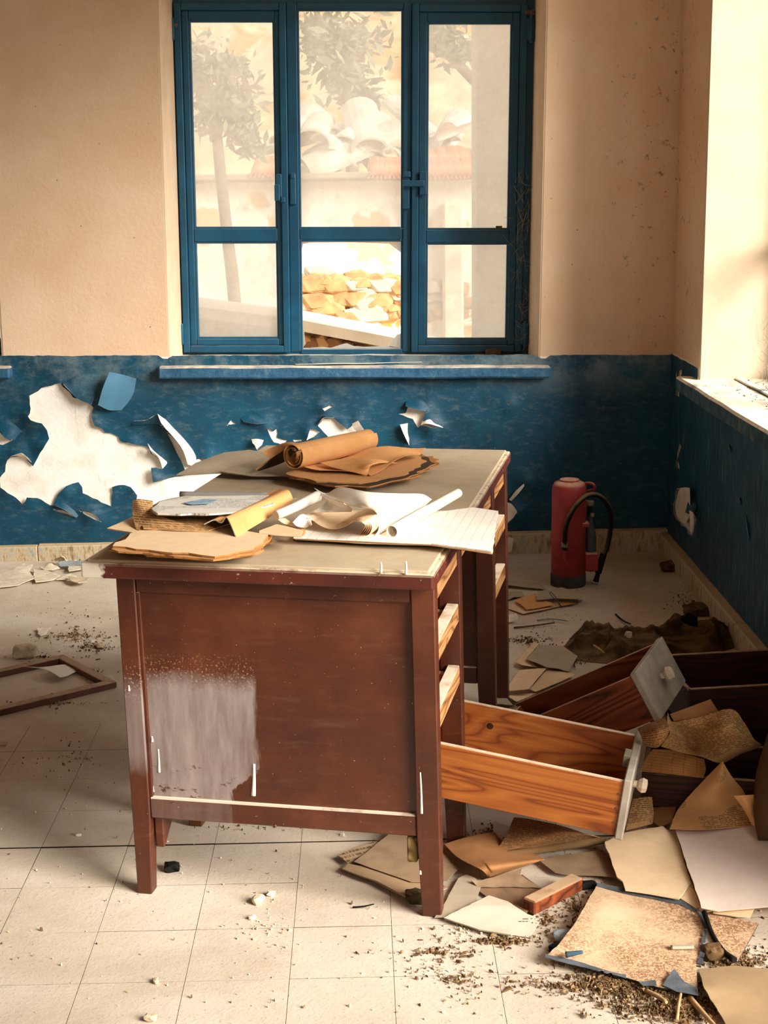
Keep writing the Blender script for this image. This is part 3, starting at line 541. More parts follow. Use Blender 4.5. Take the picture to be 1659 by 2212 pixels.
def window(name, dx, detail=True):
    w = empty(name); w.matrix_world = RWM; tag(w, kind='structure')
    B = lambda n, x0, x1, y0, y1, z0, z1, m=M_frame, par=w, bev=.004: box(n, (x0+dx, y0, z0), (x1+dx, y1, z1), m, par, bev, seg=2)
    y = YF
    B('frame_stile', -.895, -.845, y, y+.07, .812, 2.37); B('frame_stile', .645, .70, y, y+.07, .812, 2.37); B('frame_head', -.845, .645, y, y+.07, 2.30, 2.37); B('frame_foot', -.845, .645, y, y+.07, .812, .835)
    def pane(x0, x1, z0, z1, par, m=M_glass): return B('glass_pane', x0-.006, x1+.006, y+.018, y+.022, z0-.006, z1+.006, m, par, 0)
    def sash(x0, x1, z0, z1, g, mid):
        gx0, gx1, gz0, gz1 = g; s = B('sash', x0, x0+.03, y-.03, y+.035, z0, z1); Y0, Y1 = y-.03, y+.035
        B('stile', x1-.03, x1, Y0, Y1, z0, z1, par=s); B('rail', x0+.03, x1-.03, Y0, Y1, z1-.03, z1, par=s); B('rail', x0+.03, x1-.03, Y0, Y1, z0, z0+.03, par=s)
        for a, b in ((x0+.03, gx0-.008), (gx1+.008, x1-.03)): B('inner_stile', a, b, y-.014, y+.03, z0+.03, z1-.03, par=s)
        B('inner_rail', gx0-.008, gx1+.008, y-.014, y+.03, gz1+.008, z1-.03, par=s); B('inner_rail', gx0-.008, gx1+.008, y-.014, y+.03, z0+.03, gz0-.008, par=s); B('glazing_bar', gx0-.008, gx1+.008, y-.014, y+.03, mid[0]+.008, mid[1]-.008, par=s)
        for a, b in ((mid[1], gz1), (gz0, mid[0])):
            B('glazing_bead', gx0-.012, gx0+.001, y-.006, y+.02, a-.012, b+.012, par=s, bev=.003); B('glazing_bead', gx1-.001, gx1+.012, y-.006, y+.02, a-.012, b+.012, par=s, bev=.003)
            B('glazing_bead', gx0, gx1, y-.006, y+.02, b-.001, b+.012, par=s, bev=.003); B('glazing_bead', gx0, gx1, y-.006, y+.02, a-.012, a+.001, par=s, bev=.003); pane(gx0, gx1, a, b, s)
        return s
    sL = sash(-.854, -.379, .826, 2.306, (-.787, -.437, .893, 2.23), (1.303, 1.374)); sR = sash(.157, .648, .826, 2.300, (.229, .578, .887, 2.222), (1.297, 1.368))
    m = B('middle_light', -.379, -.334, y-.008, y+.06, .826, 2.31); B('mullion', .12, .157, y-.008, y+.06, .826, 2.31, par=m); B('glazing_bar', -.334, .12, y-.002, y+.05, 1.318, 1.366, par=m); B('rail', -.334, .12, y-.008, y+.06, 2.283, 2.31, par=m); B('rail', -.334, .12, y-.008, y+.06, .81, .838, par=m)
    for a, b in ((1.374, 2.275), (.836, 1.310)):
        B('glazing_bead', -.336, -.325, y, y+.02, a-.008, b+.008, par=m, bev=.003); B('glazing_bead', .111, .122, y, y+.02, a-.008, b+.008, par=m, bev=.003); B('glazing_bead', -.325, .111, y, y+.02, b, b+.01, par=m, bev=.003); B('glazing_bead', -.325, .111, y, y+.02, a-.01, a, par=m, bev=.003)
    pane(-.325, .111, 1.374, 2.275, m)
    if detail:
        # what is left of the broken lower pane: jagged slivers standing in the bead
        def shard(pts, nm='glass_shard'):
            o = len(pts); V = [(x+dx, y+.018, z) for x, z in pts]+[(x+dx, y+.0205, z) for x, z in pts]
            mk(nm, V, [tuple(range(o)), tuple(range(2*o-1, o-1, -1))]+[(i, o+i, o+(i+1) % o, (i+1) % o) for i in range(o)], M_shard, m)
        shard([(-.327, .834), (-.31, .834), (-.29, .843), (-.24, .846), (-.2, .842), (-.15, .858), (-.13, .862), (-.1, .85), (-.05, .846), (.02, .848), (.06, .85), (.1, .842), (.113, .834)])
        shard([(.06, .846), (.113, .84), (.113, .905), (.095, .90), (.08, .88)]); shard([(-.327, .84), (-.314, .86), (-.318, .9), (-.322, .93), (-.327, .94)])
        shard([(-.327, 1.312), (-.327, 1.27), (-.318, 1.30), (-.29, 1.304), (-.1, 1.306), (.06, 1.3), (.1, 1.27), (.113, 1.26), (.113, 1.312)])
        # latches and hinges
        B('latch_plate', -.43, -.405, y-.045, y-.03, 1.50, 1.60, par=sL); B('latch_tongue', -.437, -.413, y-.062, y-.045, 1.485, 1.555, par=sL); B('latch_hook', -.41, -.39, y-.06, y-.035, 1.478, 1.50, par=sL)
        B('keeper', -.372, -.345, y-.03, y-.008, 1.47, 1.60, par=m); B('keeper_tip', -.368, -.349, y-.036, y-.03, 1.58, 1.605, par=m, m=M_frame)
        B('keeper', .118, .148, y-.03, y-.008, 1.45, 1.58, par=m); B('latch_arm', .118, .212, y-.06, y-.045, 1.545, 1.572, par=sR); B('latch_plate', .19, .222, y-.05, y-.03, 1.51, 1.61, par=sR); B('latch_cap', .122, .152, y-.055, y-.03, 1.585, 1.61, par=sR)
        for z in (2.19, .90):
            for xh, s in ((-.872, sL), (.66, sR)):
                B('hinge', xh-.016, xh+.022, y-.045, y, z-.04, z+.055, par=s, bev=.007); B('hinge_pin', xh-.006, xh+.008, y-.055, y-.04, z-.05, z+.065, par=s, bev=.005)
    else: pane(-.325, .111, .836, 1.31, m)
    return w
window('window_1', 0); window('window_2', DX2, False)
# right windows (only the edge of the nearer-to-corner one is in view)
def side_window(name, y0, y1):
    w = empty(name); tag(w, kind='structure'); x = XR+.30; n = 3; d = (y1-y0)/n
    for a, b in ((y0, y0+.06), (y1-.06, y1)): box('frame_stile', (x, a, .80), (x+.08, b, 2.9), M_frame, w, .004)
    for a, b in ((.80, .86), (2.84, 2.9)): box('frame_rail', (x, y0+.06, a), (x+.08, y1-.06, b), M_frame, w, .004)
    for i in (1, 2): box('mullion', (x, y0+i*d-.035, .86), (x+.08, y0+i*d+.035, 2.84), M_frame, w, .004)
    for i in range(3):
        box('glazing_bar', (x+.01, y0+i*d+.04, 1.31), (x+.07, y0+(i+1)*d-.04, 1.36), M_frame, w, .004)
    return w
side_window('window_3', WR1[0], WR1[1]); 
dr_ = empty('added_door_1', (XR+.2, WR2[0], 0)); tag(dr_, kind='structure')  # frame of the added doorway, an unseen opening that brightens the foreground
for a, b in ((0, .07), (WR2[1]-WR2[0]-.07, WR2[1]-WR2[0])): box('added_door_jamb', (0, a, 0), (.1, b, 2.5), M_frame, dr_, .004)
box('added_door_head', (0, .07, 2.43), (.1, WR2[1]-WR2[0]-.07, 2.5), M_frame, dr_, .004)

# ================================================================== OUTSIDE
def oy(px, py, Y): return at_y(px, py, Y)
M_ground = plain('pale_ground', 'D8C8AC', .95, .1, .1, 2)
tag(mk('ground', [(-40, -30, -.2), (40, -30, -.2), (40, 60, -.2), (-40, 60, -.2), (-40, -30, -.5), (40, -30, -.5), (40, 60, -.5), (-40, 60, -.5)], [(0, 1, 2, 3), (7, 6, 5, 4), (0, 4, 5, 1), (1, 5, 6, 2), (2, 6, 7, 3), (3, 7, 4, 0)], M_ground), 'pale dusty ground of the yard outside the window', 'ground', kind='structure')
# ruined house: plastered rubble wall with a heap of cement tiles and a terracotta edge
g = Mt('patchy_lime_plaster', .95, .1); co = g.co(); n1 = g.noise(co, 1.1, 6, .7, .5); z_ = g.xyz(co)[2]; e_ = g.ma('ADD', n1, g.ma('MULTIPLY', g.ma('SUBTRACT', z_, .35), .22)); k = g.mix(g.step(e_, .47, .5), LW('C89258'), LW('F6F0E6')); k = g.mix(g.step(g.noise(co, 1.6, 5, .6), .55, .58), k, LW('DDB98C')); k = g.mix(g.ma('MULTIPLY', g.step(g.noise(co, 9, 5, .7), .55, .7), .5), k, LW('B8875A')); g.col(k).bump(n1, .5, .05); M_lime = g.m
M_cement = plain('cement_tile', 'E4DED2', .9, .1, .15, 6); M_terra = plain('terracotta', 'D89878', .85, .2, .18, 10); M_rock = plain('field_stone', 'B88E64', .95, .1, .2, 8, .4); M_rock2 = plain('grey_stone', 'B8AC9A', .95, .1, .1, 8, .4); M_hill = plain('ochre_hill', 'E0B488', .95, .1, .22, .9, .0); M_conc = plain('grey_concrete', 'B4A894', .95, .1, .08, 3)
HY = 12.0; house = empty('ruined_house', oy(760, 700, HY)); tag(house, 'ruined plastered stone house seen outside the window', 'house'); house_inv = house.location.copy()
def hp(o): o.location = -house_inv; return o
a, b = oy(360, 392, HY), oy(1040, 392, HY)
hp(box('wall', (a[0]-2.5, HY, -.6), (b[0]+.1, HY+.6, a[2]), M_lime, house, .02)); hp(box('eave', (a[0]-2.5, HY-.18, a[2]), (b[0]+.2, HY+.7, a[2]+.05), M_conc, house, .01))
hp(box('corner_pier', (oy(955, 600, HY)[0], HY-.12, -.6), (oy(1000, 600, HY)[0], HY+.2, a[2]-.2), plain('pale_pier', 'F0E2CC', .95, .1, .06, 4), house, .02))
def half_pipe(w, L, th=.02, n=8):
    V = []; 
    for y in (0, L):
        for r in (w/2, w/2-th): V += [(r*math.cos(math.pi*i/n), y, r*math.sin(math.pi*i/n)*.75) for i in range(n+1)]
    m_ = n+1; F = []
    for i in range(n): F += [(i, i+1, 2*m_+i+1, 2*m_+i), (m_+i+1, m_+i, 3*m_+i, 3*m_+i+1), (i+1, i, m_+i, m_+i+1), (2*m_+i, 2*m_+i+1, 3*m_+i+1, 3*m_+i)]
    F += [(0, 2*m_, 3*m_, m_), (n, m_+n, 3*m_+n, 2*m_+n)]
    return V, F
V, F = half_pipe(.26, .75); tm1 = bpy.data.meshes.new('roof_tile'); tm1.from_pydata(V, [], F); tm1.materials.append(M_cement); V, F = half_pipe(.16, .4); tm2 = bpy.data.meshes.new('roof_tile'); tm2.from_pydata(V, [], F); tm2.materials.append(M_terra)
def tile_at(me, px, py, Y, rx, ry, rz, s=1): o = link('roof_tile', me, house); o.location = Vector(oy(px, py, Y))-house_inv; o.rotation_euler = (rx, ry, rz); o.scale = (s, s, s)
random.seed(3)
for px, py in ((668, 300), (690, 305), (720, 295), (745, 315), (775, 300), (800, 320), (828, 310), (670, 340), (700, 352), (735, 345), (770, 350), (810, 345), (835, 335), (660, 365), (700, 372), (745, 368), (940, 300), (965, 285), (975, 310), (945, 330), (640, 300), (600, 310), (560, 330), ):
    tile_at(tm1, px, py+6, HY+.2+random.random()*.6, random.uniform(-.1, .5), random.uniform(-.5, .5), random.uniform(-1.2, .6), random.uniform(.8, 1.25))
for i in range(7): tile_at(tm2, 815+i*9, 386, HY-.2, .3, 0, random.gauss(0, .05))
for i in range(13): tile_at(tm2, 922+i*9, 388-i*.3, HY-.2, .3, 0, random.gauss(0, .05)); tile_at(tm2, 930+i*8, 362+random.gauss(0, 3), HY+.15, .3, 0, random.gauss(0, .1))
for i in range(4): tile_at(tm2, 560+i*9, 384, HY-.2, .3, 0, random.gauss(0, .05))
tile_at(tm2, 600, 382, HY-.2, .3, 0, .1)
for i in range(70):                                     # rubble showing at the foot of the wall
    px, py = random.uniform(640, 1000), random.uniform(615, 705); p_ = oy(px, py, HY-.02); s_ = random.uniform(.08, .2)
    hp(lump('stone', (p_[0], HY-.0+random.uniform(-.04, .03), p_[2]), (s_*1.7, .12, s_), random.choice([M_rock, M_rock, M_rock2]), house, 1, .4, i))
# garden wall capped with a pale sloping slab, close behind the window
GY = 8.2
pl = [oy(385, 648, GY), oy(660, 684, GY), oy(870, 724, GY), oy(1000, 752, GY)]
par = empty('garden_wall', (float(pl[1][0]), GY, 0)); tag(par, 'low rubble garden wall under a pale sloping coping outside the window', 'wall')
def gw(n, dz0, dz1, y0, y1, m, jit=0):
    V = []; 
    for p_ in pl: V += [(p_[0]-pl[1][0], y0-GY, p_[2]+dz0+random.gauss(0, jit)), (p_[0]-pl[1][0], y1-GY, p_[2]+dz0), (p_[0]-pl[1][0], y1-GY, p_[2]+dz1), (p_[0]-pl[1][0], y0-GY, p_[2]+dz1)]
    F = []
    for i in range(len(pl)-1): o = i*4; F += [(o, o+4, o+7, o+3), (o+3, o+7, o+6, o+2), (o+2, o+6, o+5, o+1), (o+1, o+5, o+4, o)]
    F += [(0, 3, 2, 1), (4*len(pl)-4, 4*len(pl)-3, 4*len(pl)-2, 4*len(pl)-1)]; mk(n, V, F, m, par)
gw('coping', -.06, 0, GY-.25, GY+.35, plain('pale_coping', 'E6DCCC', .95, .1, .08, 5)); gw('wall_body', -1.2, -.06, GY-.15, GY+.3, plain('earth_mortar', '9A8460', .95, .1, .2, 12, .5))
for i, (px, py, sx, sz) in enumerate(((672, 748, .1, .1), (695, 742, .09, .11), (722, 746, .12, .1), (660, 735, .08, .06), (745, 752, .1, .08), (780, 756, .09, .06))):
    p_ = oy(px, py, GY-.16); lump('stone', (p_[0]-pl[1][0], -.17, p_[2]-sz/2), (sx, .12, sz), M_rock if i % 2 else plain('brown_stone', '8A6444', .95, .1, .2, 8, .4), par, 2, .5, i+9)
# concrete post by the right light
a, b = oy(1030, 400, 7.3), oy(1115, 400, 7.3); hexa('concrete_post', [(a[0], 7.3, -.5), (b[0], 7.3, -.5), (b[0], 7.7, -.5), (a[0], 7.7, -.5), (a[0], 7.3, 3.6), (b[0], 7.3, 3.6), (b[0], 7.7, 3.6), (a[0], 7.7, 3.6)], M_conc, None, .01)
tag(bpy.data.objects['concrete_post'], 'grey concrete post standing behind the right window light', 'post')
# hill behind
hx = np.linspace(-12, 12, 40); hy = np.linspace(17, 40, 20); Vh = [(x, y, -.5+(y-17)*.62+1.2*mnoise.noise(Vector((x*.25, y*.25, 0)))+.5*mnoise.noise(Vector((x*.9, y*.9, 3)))) for x in hx for y in hy]
g = Mt('ochre_hill', .95, .1); co = g.co(); k = g.ramp(g.noise(co, .55, 5, .65, .5), [(.34, LW('C4A47C')), (.5, LW('E6CDA8')), (.6, LW('D2904A')), (.75, LW('E8DDB0'))]); g.col(k); M_hill = g.m
tag(mk('hillside', Vh, [(i*20+j, (i+1)*20+j, (i+1)*20+j+1, i*20+j+1) for i in range(39) for j in range(19)], M_hill, smooth=True), 'ochre hillside rising behind the ruined house', 'hill', kind='structure')
M_foliage = plain('grey_green_leaves', '8C9680', .9, .1, .2, 3); M_bark = plain('pale_bark', '8A7A66', .95, .1, .2, 8)
def tree(label, Y, trunk, blobs, n, ls=.07):
    t = empty('tree', tuple(map(float, oy(*trunk[0], Y)))); tag(t, label, 'tree', 'trees outside the window'); o = np.array(t.location)
    tube('trunk', [oy(*q, Y)-o for q in trunk], [.05*Y/10, .03*Y/10], M_bark, t, 12, 8); V, F = [], []
    for cx, cy, rx, ry, k in blobs:
        c = oy(cx, cy, Y); r = np.array([rx*Y/FPX, .5*(rx+ry)*Y/FPX, ry*Y/FPX])
        for i in range(int(n*k)):
            d = np.random.normal(size=3); d /= np.linalg.norm(d); p_ = c+d*r*min(1.5, abs(np.random.normal(0, .62)))-o; a = np.random.normal(size=3); a /= np.linalg.norm(a); b_ = np.cross(a, np.random.normal(size=3)); b_ /= np.linalg.norm(b_); q = len(V); s_ = ls*(.5+np.random.rand())
            V += [p_-a*s_, p_+b_*s_*.35, p_+a*s_, p_-b_*s_*.35]; F.append((q, q+1, q+2, q+3))
    tag(mk('foliage', V, F, M_foliage, t), kind='stuff'); return t
tree('grey green tree with thin pale trunk behind the left light', 9.6, [(515, 985), (508, 672), (490, 500), (468, 280), (480, 200)], [(485, 150, 60, 45, 1), (500, 210, 60, 35, 1), (450, 250, 35, 40, .6), (520, 270, 45, 40, .8), (430, 150, 25, 80, .6), (540, 320, 25, 20, .2)], 480, .045)
tree('broad grey green tree hanging over the house behind the middle light', 14.5, [(768, 792), (760, 330), (750, 200), (745, 100)], [(750, 90, 75, 60, 1), (745, 160, 60, 60, 1), (770, 205, 45, 35, .6), (690, 80, 50, 60, .8), (800, 225, 25, 25, .3)], 520, .07)
tree('sparse dark branches crossing the top of the right light', 9.0, [(1180, 1010), (1140, 420), (1080, 240), (1010, 160), (960, 110)], [(960, 80, 50, 45, 1), (1000, 110, 40, 30, .6), (930, 60, 30, 30, .6)], 380, .04)
# ================================================================== DESK
DX, DY, DA, DSH, DW = -.5525, 3.0278, .1987, .015, .689
DC, DS = math.cos(DA), math.sin(DA); DESKZ = .78
desk = empty('office_desk', (DX, DY, 0), -DA)
tag(desk, 'worn dark red wooden desk with a grey water mark on its end panel', 'desk')
sh = lambda u, v, z: (u-DSH*z, v, z)
def dk(u, v, z): u -= DSH*z; return np.array([DX+u*DC+v*DS, DY-u*DS+v*DC, z])
def at_v(px, py, v):                                     # pixel -> point on the upright plane v of the desk
    n = np.array([DS, DC, 0]); p0 = np.array([DX, DY, 0])+n*v; d = ray(px, py); return CAM+d*((p0-CAM)@n)/(d@n)
def dbox(name, a, b, m, par=desk, bev=.003, **k): return box(name, a, b, m, par, bev, xf=sh, **k)
LT = 1.385
g = Mt('worn_tabletop_edge', .5, .4); co = g.co(); x, y, z = g.xyz(co); n1 = g.noise(co, 6, 5, .65); k = g.ramp(n1, [(.25, LW('3A160C')), (.5, LW('522013')), (.75, LW('6A3220'))]); nw = g.noise(co, 24, 4, .6)
k = g.mix(g.ma('MULTIPLY', g.step(g.ma('ADD', g.ma('MULTIPLY', x, -1), g.ma('MULTIPLY', nw, .05)), .045, .05), 1.), k, LW('E6DCCC')); k = g.mix(g.ma('MULTIPLY', g.step(g.noise(co, 90, 4, .7), .66, .7), .6), k, LW('D8C8AE')); g.col(g.dust(k, 'D8C4A4', .3, .7, .95, 30)); M_topedge = g.m
tt = dbox('tabletop', (-.058, -.05, .742), (DW+.008, LT, .776), M_topedge, bev=.006, seg=2)
dbox('linoleum', (-.046, -.038, .774), (DW-.004, LT-.012, .781), M_lino, bev=.002)
# legs of both pedestals (near pair, near rear pair, far pair, far rear pair), tapering below the rails
def leg(u, v, w=.045, d=.045, inner=1, mat=M_desk):
    t = .008; c8 = [(u+(0 if inner < 0 else 0), v, 0), (u+w-(t if inner > 0 else 0), v, 0), (u+w-(t if inner > 0 else 0), v+d-t, 0), (u, v+d-t, 0)]
    if inner < 0: c8 = [(u+t, v, 0), (u+w, v, 0), (u+w, v+d-t, 0), (u+t, v+d-t, 0)]
    V = c8+[(u, v, .2), (u+w, v, .2), (u+w, v+d, .2), (u, v+d, .2)]+[(u, v, .742), (u+w, v, .742), (u+w, v+d, .742), (u, v+d, .742)]
    F = [(3, 2, 1, 0), (8, 9, 10, 11)]+[(o+i, o+(i+1) % 4, o+4+(i+1) % 4, o+4+i) for o in (0, 4) for i in range(4)]
    bm = bmesh.new(); vs = [bm.verts.new(sh(*p)) for p in V]; [bm.faces.new([vs[i] for i in f]) for f in F]; bmesh.ops.recalc_face_normals(bm, faces=bm.faces[:]); bmesh.ops.bevel(bm, geom=bm.edges[:], offset=.0025, segments=1, affect='EDGES'); return bm_obj('leg', bm, mat, desk)
PD = .40; FV = 1.0                                       # pedestal length, start of the far pedestal
for v in (0, PD-.04, FV-.0, LT-.07):
    leg(0, v, .042, .042, 1, M_legstain if v == 0 else M_desk); leg(DW-.05, v, .05, .042, -1)
for v0 in (0, FV):                                       # end frames: rails and a recessed panel
    dbox('top_rail', (.042, v0+.003, .70), (DW-.05, v0+.03, .742), M_deskh); dbox('bottom_rail', (.042, v0+.003, .183), (DW-.05, v0+.032, .232), M_railstain if v0 == 0 else M_deskh); dbox('end_panel', (.04, v0+.014, .228), (DW-.048, v0+.022, .702), M_panel if v0 == 0 else M_deskh, bev=0)
    dbox('bead', (.042, v0+.006, .232), (.049, v0+.016, .70), M_desk, bev=.001)
for v0 in (PD-.03, LT-.05): dbox('inner_panel', (.04, v0+.012, .2), (DW-.05, v0+.02, .74), M_orange, bev=0)
# far side boards and the open drawer fronts on the right
dbox('back_panel', (.012, .04, .2), (.022, PD-.04, .74), M_deskv, bev=0); dbox('back_panel', (.012, FV+.04, .2), (.022, LT-.07, .74), M_deskv, bev=0); dbox('modesty_panel', (.1, PD, .3), (.11, FV, .74), M_deskv, bev=0)
M_rail = wood('dusty_drawer_rail', '6A4020', 'A07044', 'B88858', 1, 1, .7, .2, 'F0DEC4')
for v0, v1 in ((.042, PD-.04), (FV+.042, LT-.07)):
    for z0, z1 in ((.557, .60), (.408, .452)): dbox('drawer_rail', (DW-.032, v0, z0), (DW-.004, v1, z1), M_rail, bev=.002)
    for z0 in (.585, .436):
        for va in (v0+.0, v1-.025): dbox('drawer_runner', (.04, va, z0-.02), (DW-.032, va+.025, z0), M_rawpine, bev=.002)
    dbox('divider', (DW-.20, v0+.22, .2), (DW-.05, v0+.232, .742), M_orange, bev=.001)
dbox('apron', (DW-.028, .042, .69), (DW-.006, LT-.07, .742), M_rail, bev=.002)
# corner blocks left where rails came away
hexa('corner_bracket', [sh(.0425, .02, .105), sh(.064, .02, .105), sh(.064, .05, .125), sh(.0425, .05, .125), sh(.0425, .02, .182), sh(.064, .02, .182), sh(.064, .13, .182), sh(.0425, .13, .182)], M_desk, desk, .003)
dbox('broken_rail_end', (DW-.074, .012, .118), (DW-.052, .05, .176), M_oldwood)
dbox('drawer_runner', (.1, PD-.075, .19), (DW-.2, PD-.05, .21), M_desk)
# white paint drips on the wood
def drip(px0, py0, px1, py1, v, w=.003):
    a, b = at_v(px0, py0, v), at_v(px1, py1, v); R = np.array([[DC, -DS, 0], [DS, DC, 0], [0, 0, 1]]); o = np.array([DX, DY, 0]); A, B_ = R@(a-o), R@(b-o)
    tube('paint_drip', [A, (A+B_)/2+np.array([.0006, 0, 0]), B_], [w*.6, w*.8, w*1.1], M_drip, desk, 8, 6)
for d_ in ((342, 1618, 344, 1668, .0145), (327, 1683, 331, 1710, .0145), (328, 1590, 329, 1602, .0145), (908, 1668, 911, 1757, .001), (278, 1480, 279, 1492, .001), (938-30, 1880, 938-30, 1888, .001)): drip(*d_)
drip(823, 1215, 823, 1237, -.049); drip(877, 1213, 877, 1240, -.049); drip(549, 1650, 548, 1718, .0145, .005)

# ================================================================== DRAWERS
def euler(a, b, c): return Matrix.Rotation(c, 4, 'Z') @ Matrix.Rotation(b, 4, 'Y') @ Matrix.Rotation(a, 4, 'X')
M_knob = plain('pale_knob', 'D8C6A8', .8, .2, .12, 30)
def drawer(label, loc, rot, L, Wd, H, side, front, bottom, lock=False, inside=None):
    t = .014; d = empty('desk_drawer', mat=Matrix.Translation(loc) @ euler(*rot)); tag(d, label, 'drawer', 'drawers pulled from the desk')
    box('side_board', (0, 0, .004), (L-.018, t, H-.004), side, d, .0015); box('side_board', (0, Wd-t, .004), (L-.018, Wd, H-.004), inside or side, d, .0015); box('back_board', (0, t, .012), (t, Wd-t, H-.012), side, d, .0015)
    box('bottom_board', (.004, t-.004, .010), (L-.018, Wd-t+.004, .015), bottom, d, .0005)
    f = box('front_board', (L-.018, -.006, -.002), (L, Wd+.006, H+.004), front, d, .0025)
    o = lathe('knob', [(.008, 0), (.009, .008), (.014, .012), (.019, .02), (.016, .03), (.006, .032)], M_knob, f, 8, smooth=False); o.matrix_local = Matrix.Translation((L, Wd/2, H*.52)) @ Matrix.Rotation(H90, 4, 'Y')
    if lock: box('lock_plate', (L-.032, Wd*.5-.022, H-.022), (L-.0165, Wd*.5+.022, H+.0065), M_brass, f, .001)
    for z in (.25, .5, .75): # dovetail nails
        o = lathe('nail_head', [(.0028, 0), (.0022, .0012)], M_iron, d, 6, smooth=False); o.matrix_local = Matrix.Translation((L-.026, 0, H*z)) @ Matrix.Rotation(H90, 4, 'X')
    return d
drA = drawer('bright orange pine drawer hanging half out of the desk', (.1071-.0497, 3.15+.0132, .1676+.0066), (-.0017, .1316, -.261), .498, .3007, .1389, M_pine, M_greyfront, M_rawpine, True)
o = lathe('knot', [(.0085, 0), (.0075, .0006), (.004, .0012), (.0015, .0012)], plain('dark_knot', '3A1808', .5, .3, .3, 60), drA, 14); o.matrix_local = Matrix.Translation((.13, .3007-.0142, .085)) @ Matrix.Rotation(H90, 4, 'X')
drB = drawer('brown drawer with a greyed knobbed front, tipped up on the other drawers', (.3227, 3.6125, .0045), (.0108, -.5142, -.4106), .4692, .2967, .1309, M_pine2, M_greyfront, M_pine3)
drC = drawer('dark drawer lying open against the baseboard, uppermost of the two by the wall', (.815, 3.665, .104), (0, 0, .12), .365, .30, .135, M_pine3, M_pine3, M_pine3)
drE = drawer('dark drawer lying flat beneath another drawer beside the wall', (.80, 3.70, .001), (0, 0, .1), .385, .28, .100, M_pine3, M_pine3, M_pine3)
drD = drawer('black looking drawer full of old ruled papers beside the hanging drawer', (.634+.006, 3.387, .001), (0, 0, -.235), .46, .24, .122, M_pine3, M_pine3, M_pine3)

# ================================================================== FIRE EXTINGUISHER
ex = at_z(1227, 1262, 0); EY = float(ex[1]); ext = empty('fire_extinguisher', (float(ex[0]), EY, 0)); tag(ext, 'old red fire extinguisher with a black hose standing by the blue wall', 'fire extinguisher')
K = EY/FPX*1.02; ER = 37.5*K
hgt = lambda y: (1264-y)*K/.985
lathe('body', [(ER, .0), (ER, hgt(1055)), (ER*.97, hgt(1047)), (ER*.86, hgt(1040)), (ER*.6, hgt(1036)), (0.002, hgt(1034))], M_red, ext, 36)
lathe('base_band', [(ER*1.02, 0), (ER*1.03, .004), (ER*1.03, hgt(1240)), (ER*1.01, hgt(1238))], M_band, ext, 36)
lathe('top_ring', [(ER*.55, hgt(1037)), (ER*.58, hgt(1033)), (ER*.5, hgt(1032)), (ER*.45, hgt(1034))], M_red, ext, 24)
eo = np.array([ex[0], EY, 0])
def ep(px, py, dy=0.): return at_y(px, py, EY+dy)-eo
tube('carrying_handle', [ep(1262, 1045, 0), ep(1275, 1044, -.02), ep(1284, 1050, -.03), ep(1282, 1058, -.02), ep(1266, 1062, 0)], .006, M_red, ext, 24, 10)
hose = tube('hose', [ep(1220, 1188, -.085), ep(1222, 1140, -.095), ep(1240, 1098, -.105), ep(1268, 1071, -.09), ep(1295, 1072, -.06), ep(1315, 1096, -.03), ep(1320, 1130, -.01), ep(1312, 1180, 0), ep(1303, 1200, 0)], .0098, M_hose, ext, 60, 14)
tube('nozzle', [ep(1304, 1196, 0), ep(1292, 1238, 0)], [.0135, .013], M_black, ext, 6, 14); tube('nozzle_tip', [ep(1293, 1234, 0), ep(1287, 1256, 0)], [.008, .012], M_black, ext, 6, 12)
tube('hose_clip', [ep(1220, 1172, -.085), ep(1219, 1182, -.085)], .0125, M_brass, ext, 4, 12); tube('hose_tail', [ep(1220, 1180, -.085), ep(1221, 1205, -.08), ep(1225, 1216, -.07)], [.009, .006, .004], M_red, ext, 10, 10)
tube('gas_cartridge', [ep(1276, 1232, .01), ep(1276, 1165, .01), ep(1275, 1140, .01), ep(1274, 1112, .01)], [.021, .022, .017, .008], M_iron, ext, 20, 16)
tube('cartridge_cap', [ep(1274, 1082, .01), ep(1274, 1092, .01)], .016, M_brass, ext, 4, 10); tube('cartridge_stem', [ep(1274, 1090, .01), ep(1274, 1115, .01)], .010, M_black, ext, 6, 10); lump('valve_knob', tuple(ep(1279, 1117, -.01)), (.016, .016, .016), M_brass, ext, 2, .05, 1)
a_, b_ = ep(1262, 1192, .0), ep(1290, 1230, .0); box('cartridge_bracket', (a_[0], -.03, b_[2]), (b_[0], .035, a_[2]), M_red, ext, .004); a_, b_ = ep(1252, 1124, 0), ep(1270, 1133, 0); box('bracket', (a_[0], -.05, b_[2]), (b_[0], .0, a_[2]), M_red, ext, .003)

# ================================================================== PICTURE FRAME on the floor, left
fz = .022
c1, c2, c3 = at_z(137, 1413, fz), at_z(252, 1472, fz), None
e1 = (c2-c1); e1 /= np.linalg.norm(e1); e2 = np.array([-e1[1], e1[0], 0]); e2 = -e2 if e2[0] > 0 else e2; fw = float(np.linalg.norm(c2-c1)); fl = .55
fr = empty('picture_frame', (float(c1[0]), float(c1[1]), 0)); tag(fr, 'empty brown wooden frame lying on the dusty floor left of the desk', 'frame')
M_fr = Mt('dusty_brown_frame', .7, .3); k = M_fr.ramp(M_fr.noise(M_fr.co(), 14, 4, .6), [(.3, LW('4E2E22')), (.7, LW('6A4232'))]); M_fr.col(M_fr.dust(k, 'B49A7A', .4, .8, .95, 12)); M_fr = M_fr.m
def fbar(p, q, w0, w1):
    d = (q-p)/np.linalg.norm(q-p); n = np.array([-d[1], d[0], 0]); c8 = [p+n*w0, q+n*w0, q+n*w1, p+n*w1]; hexa('frame_bar', [tuple(np.r_[c[:2], .001]) for c in c8]+[tuple(np.r_[c[:2], fz]) for c in c8], M_fr, fr, .003)
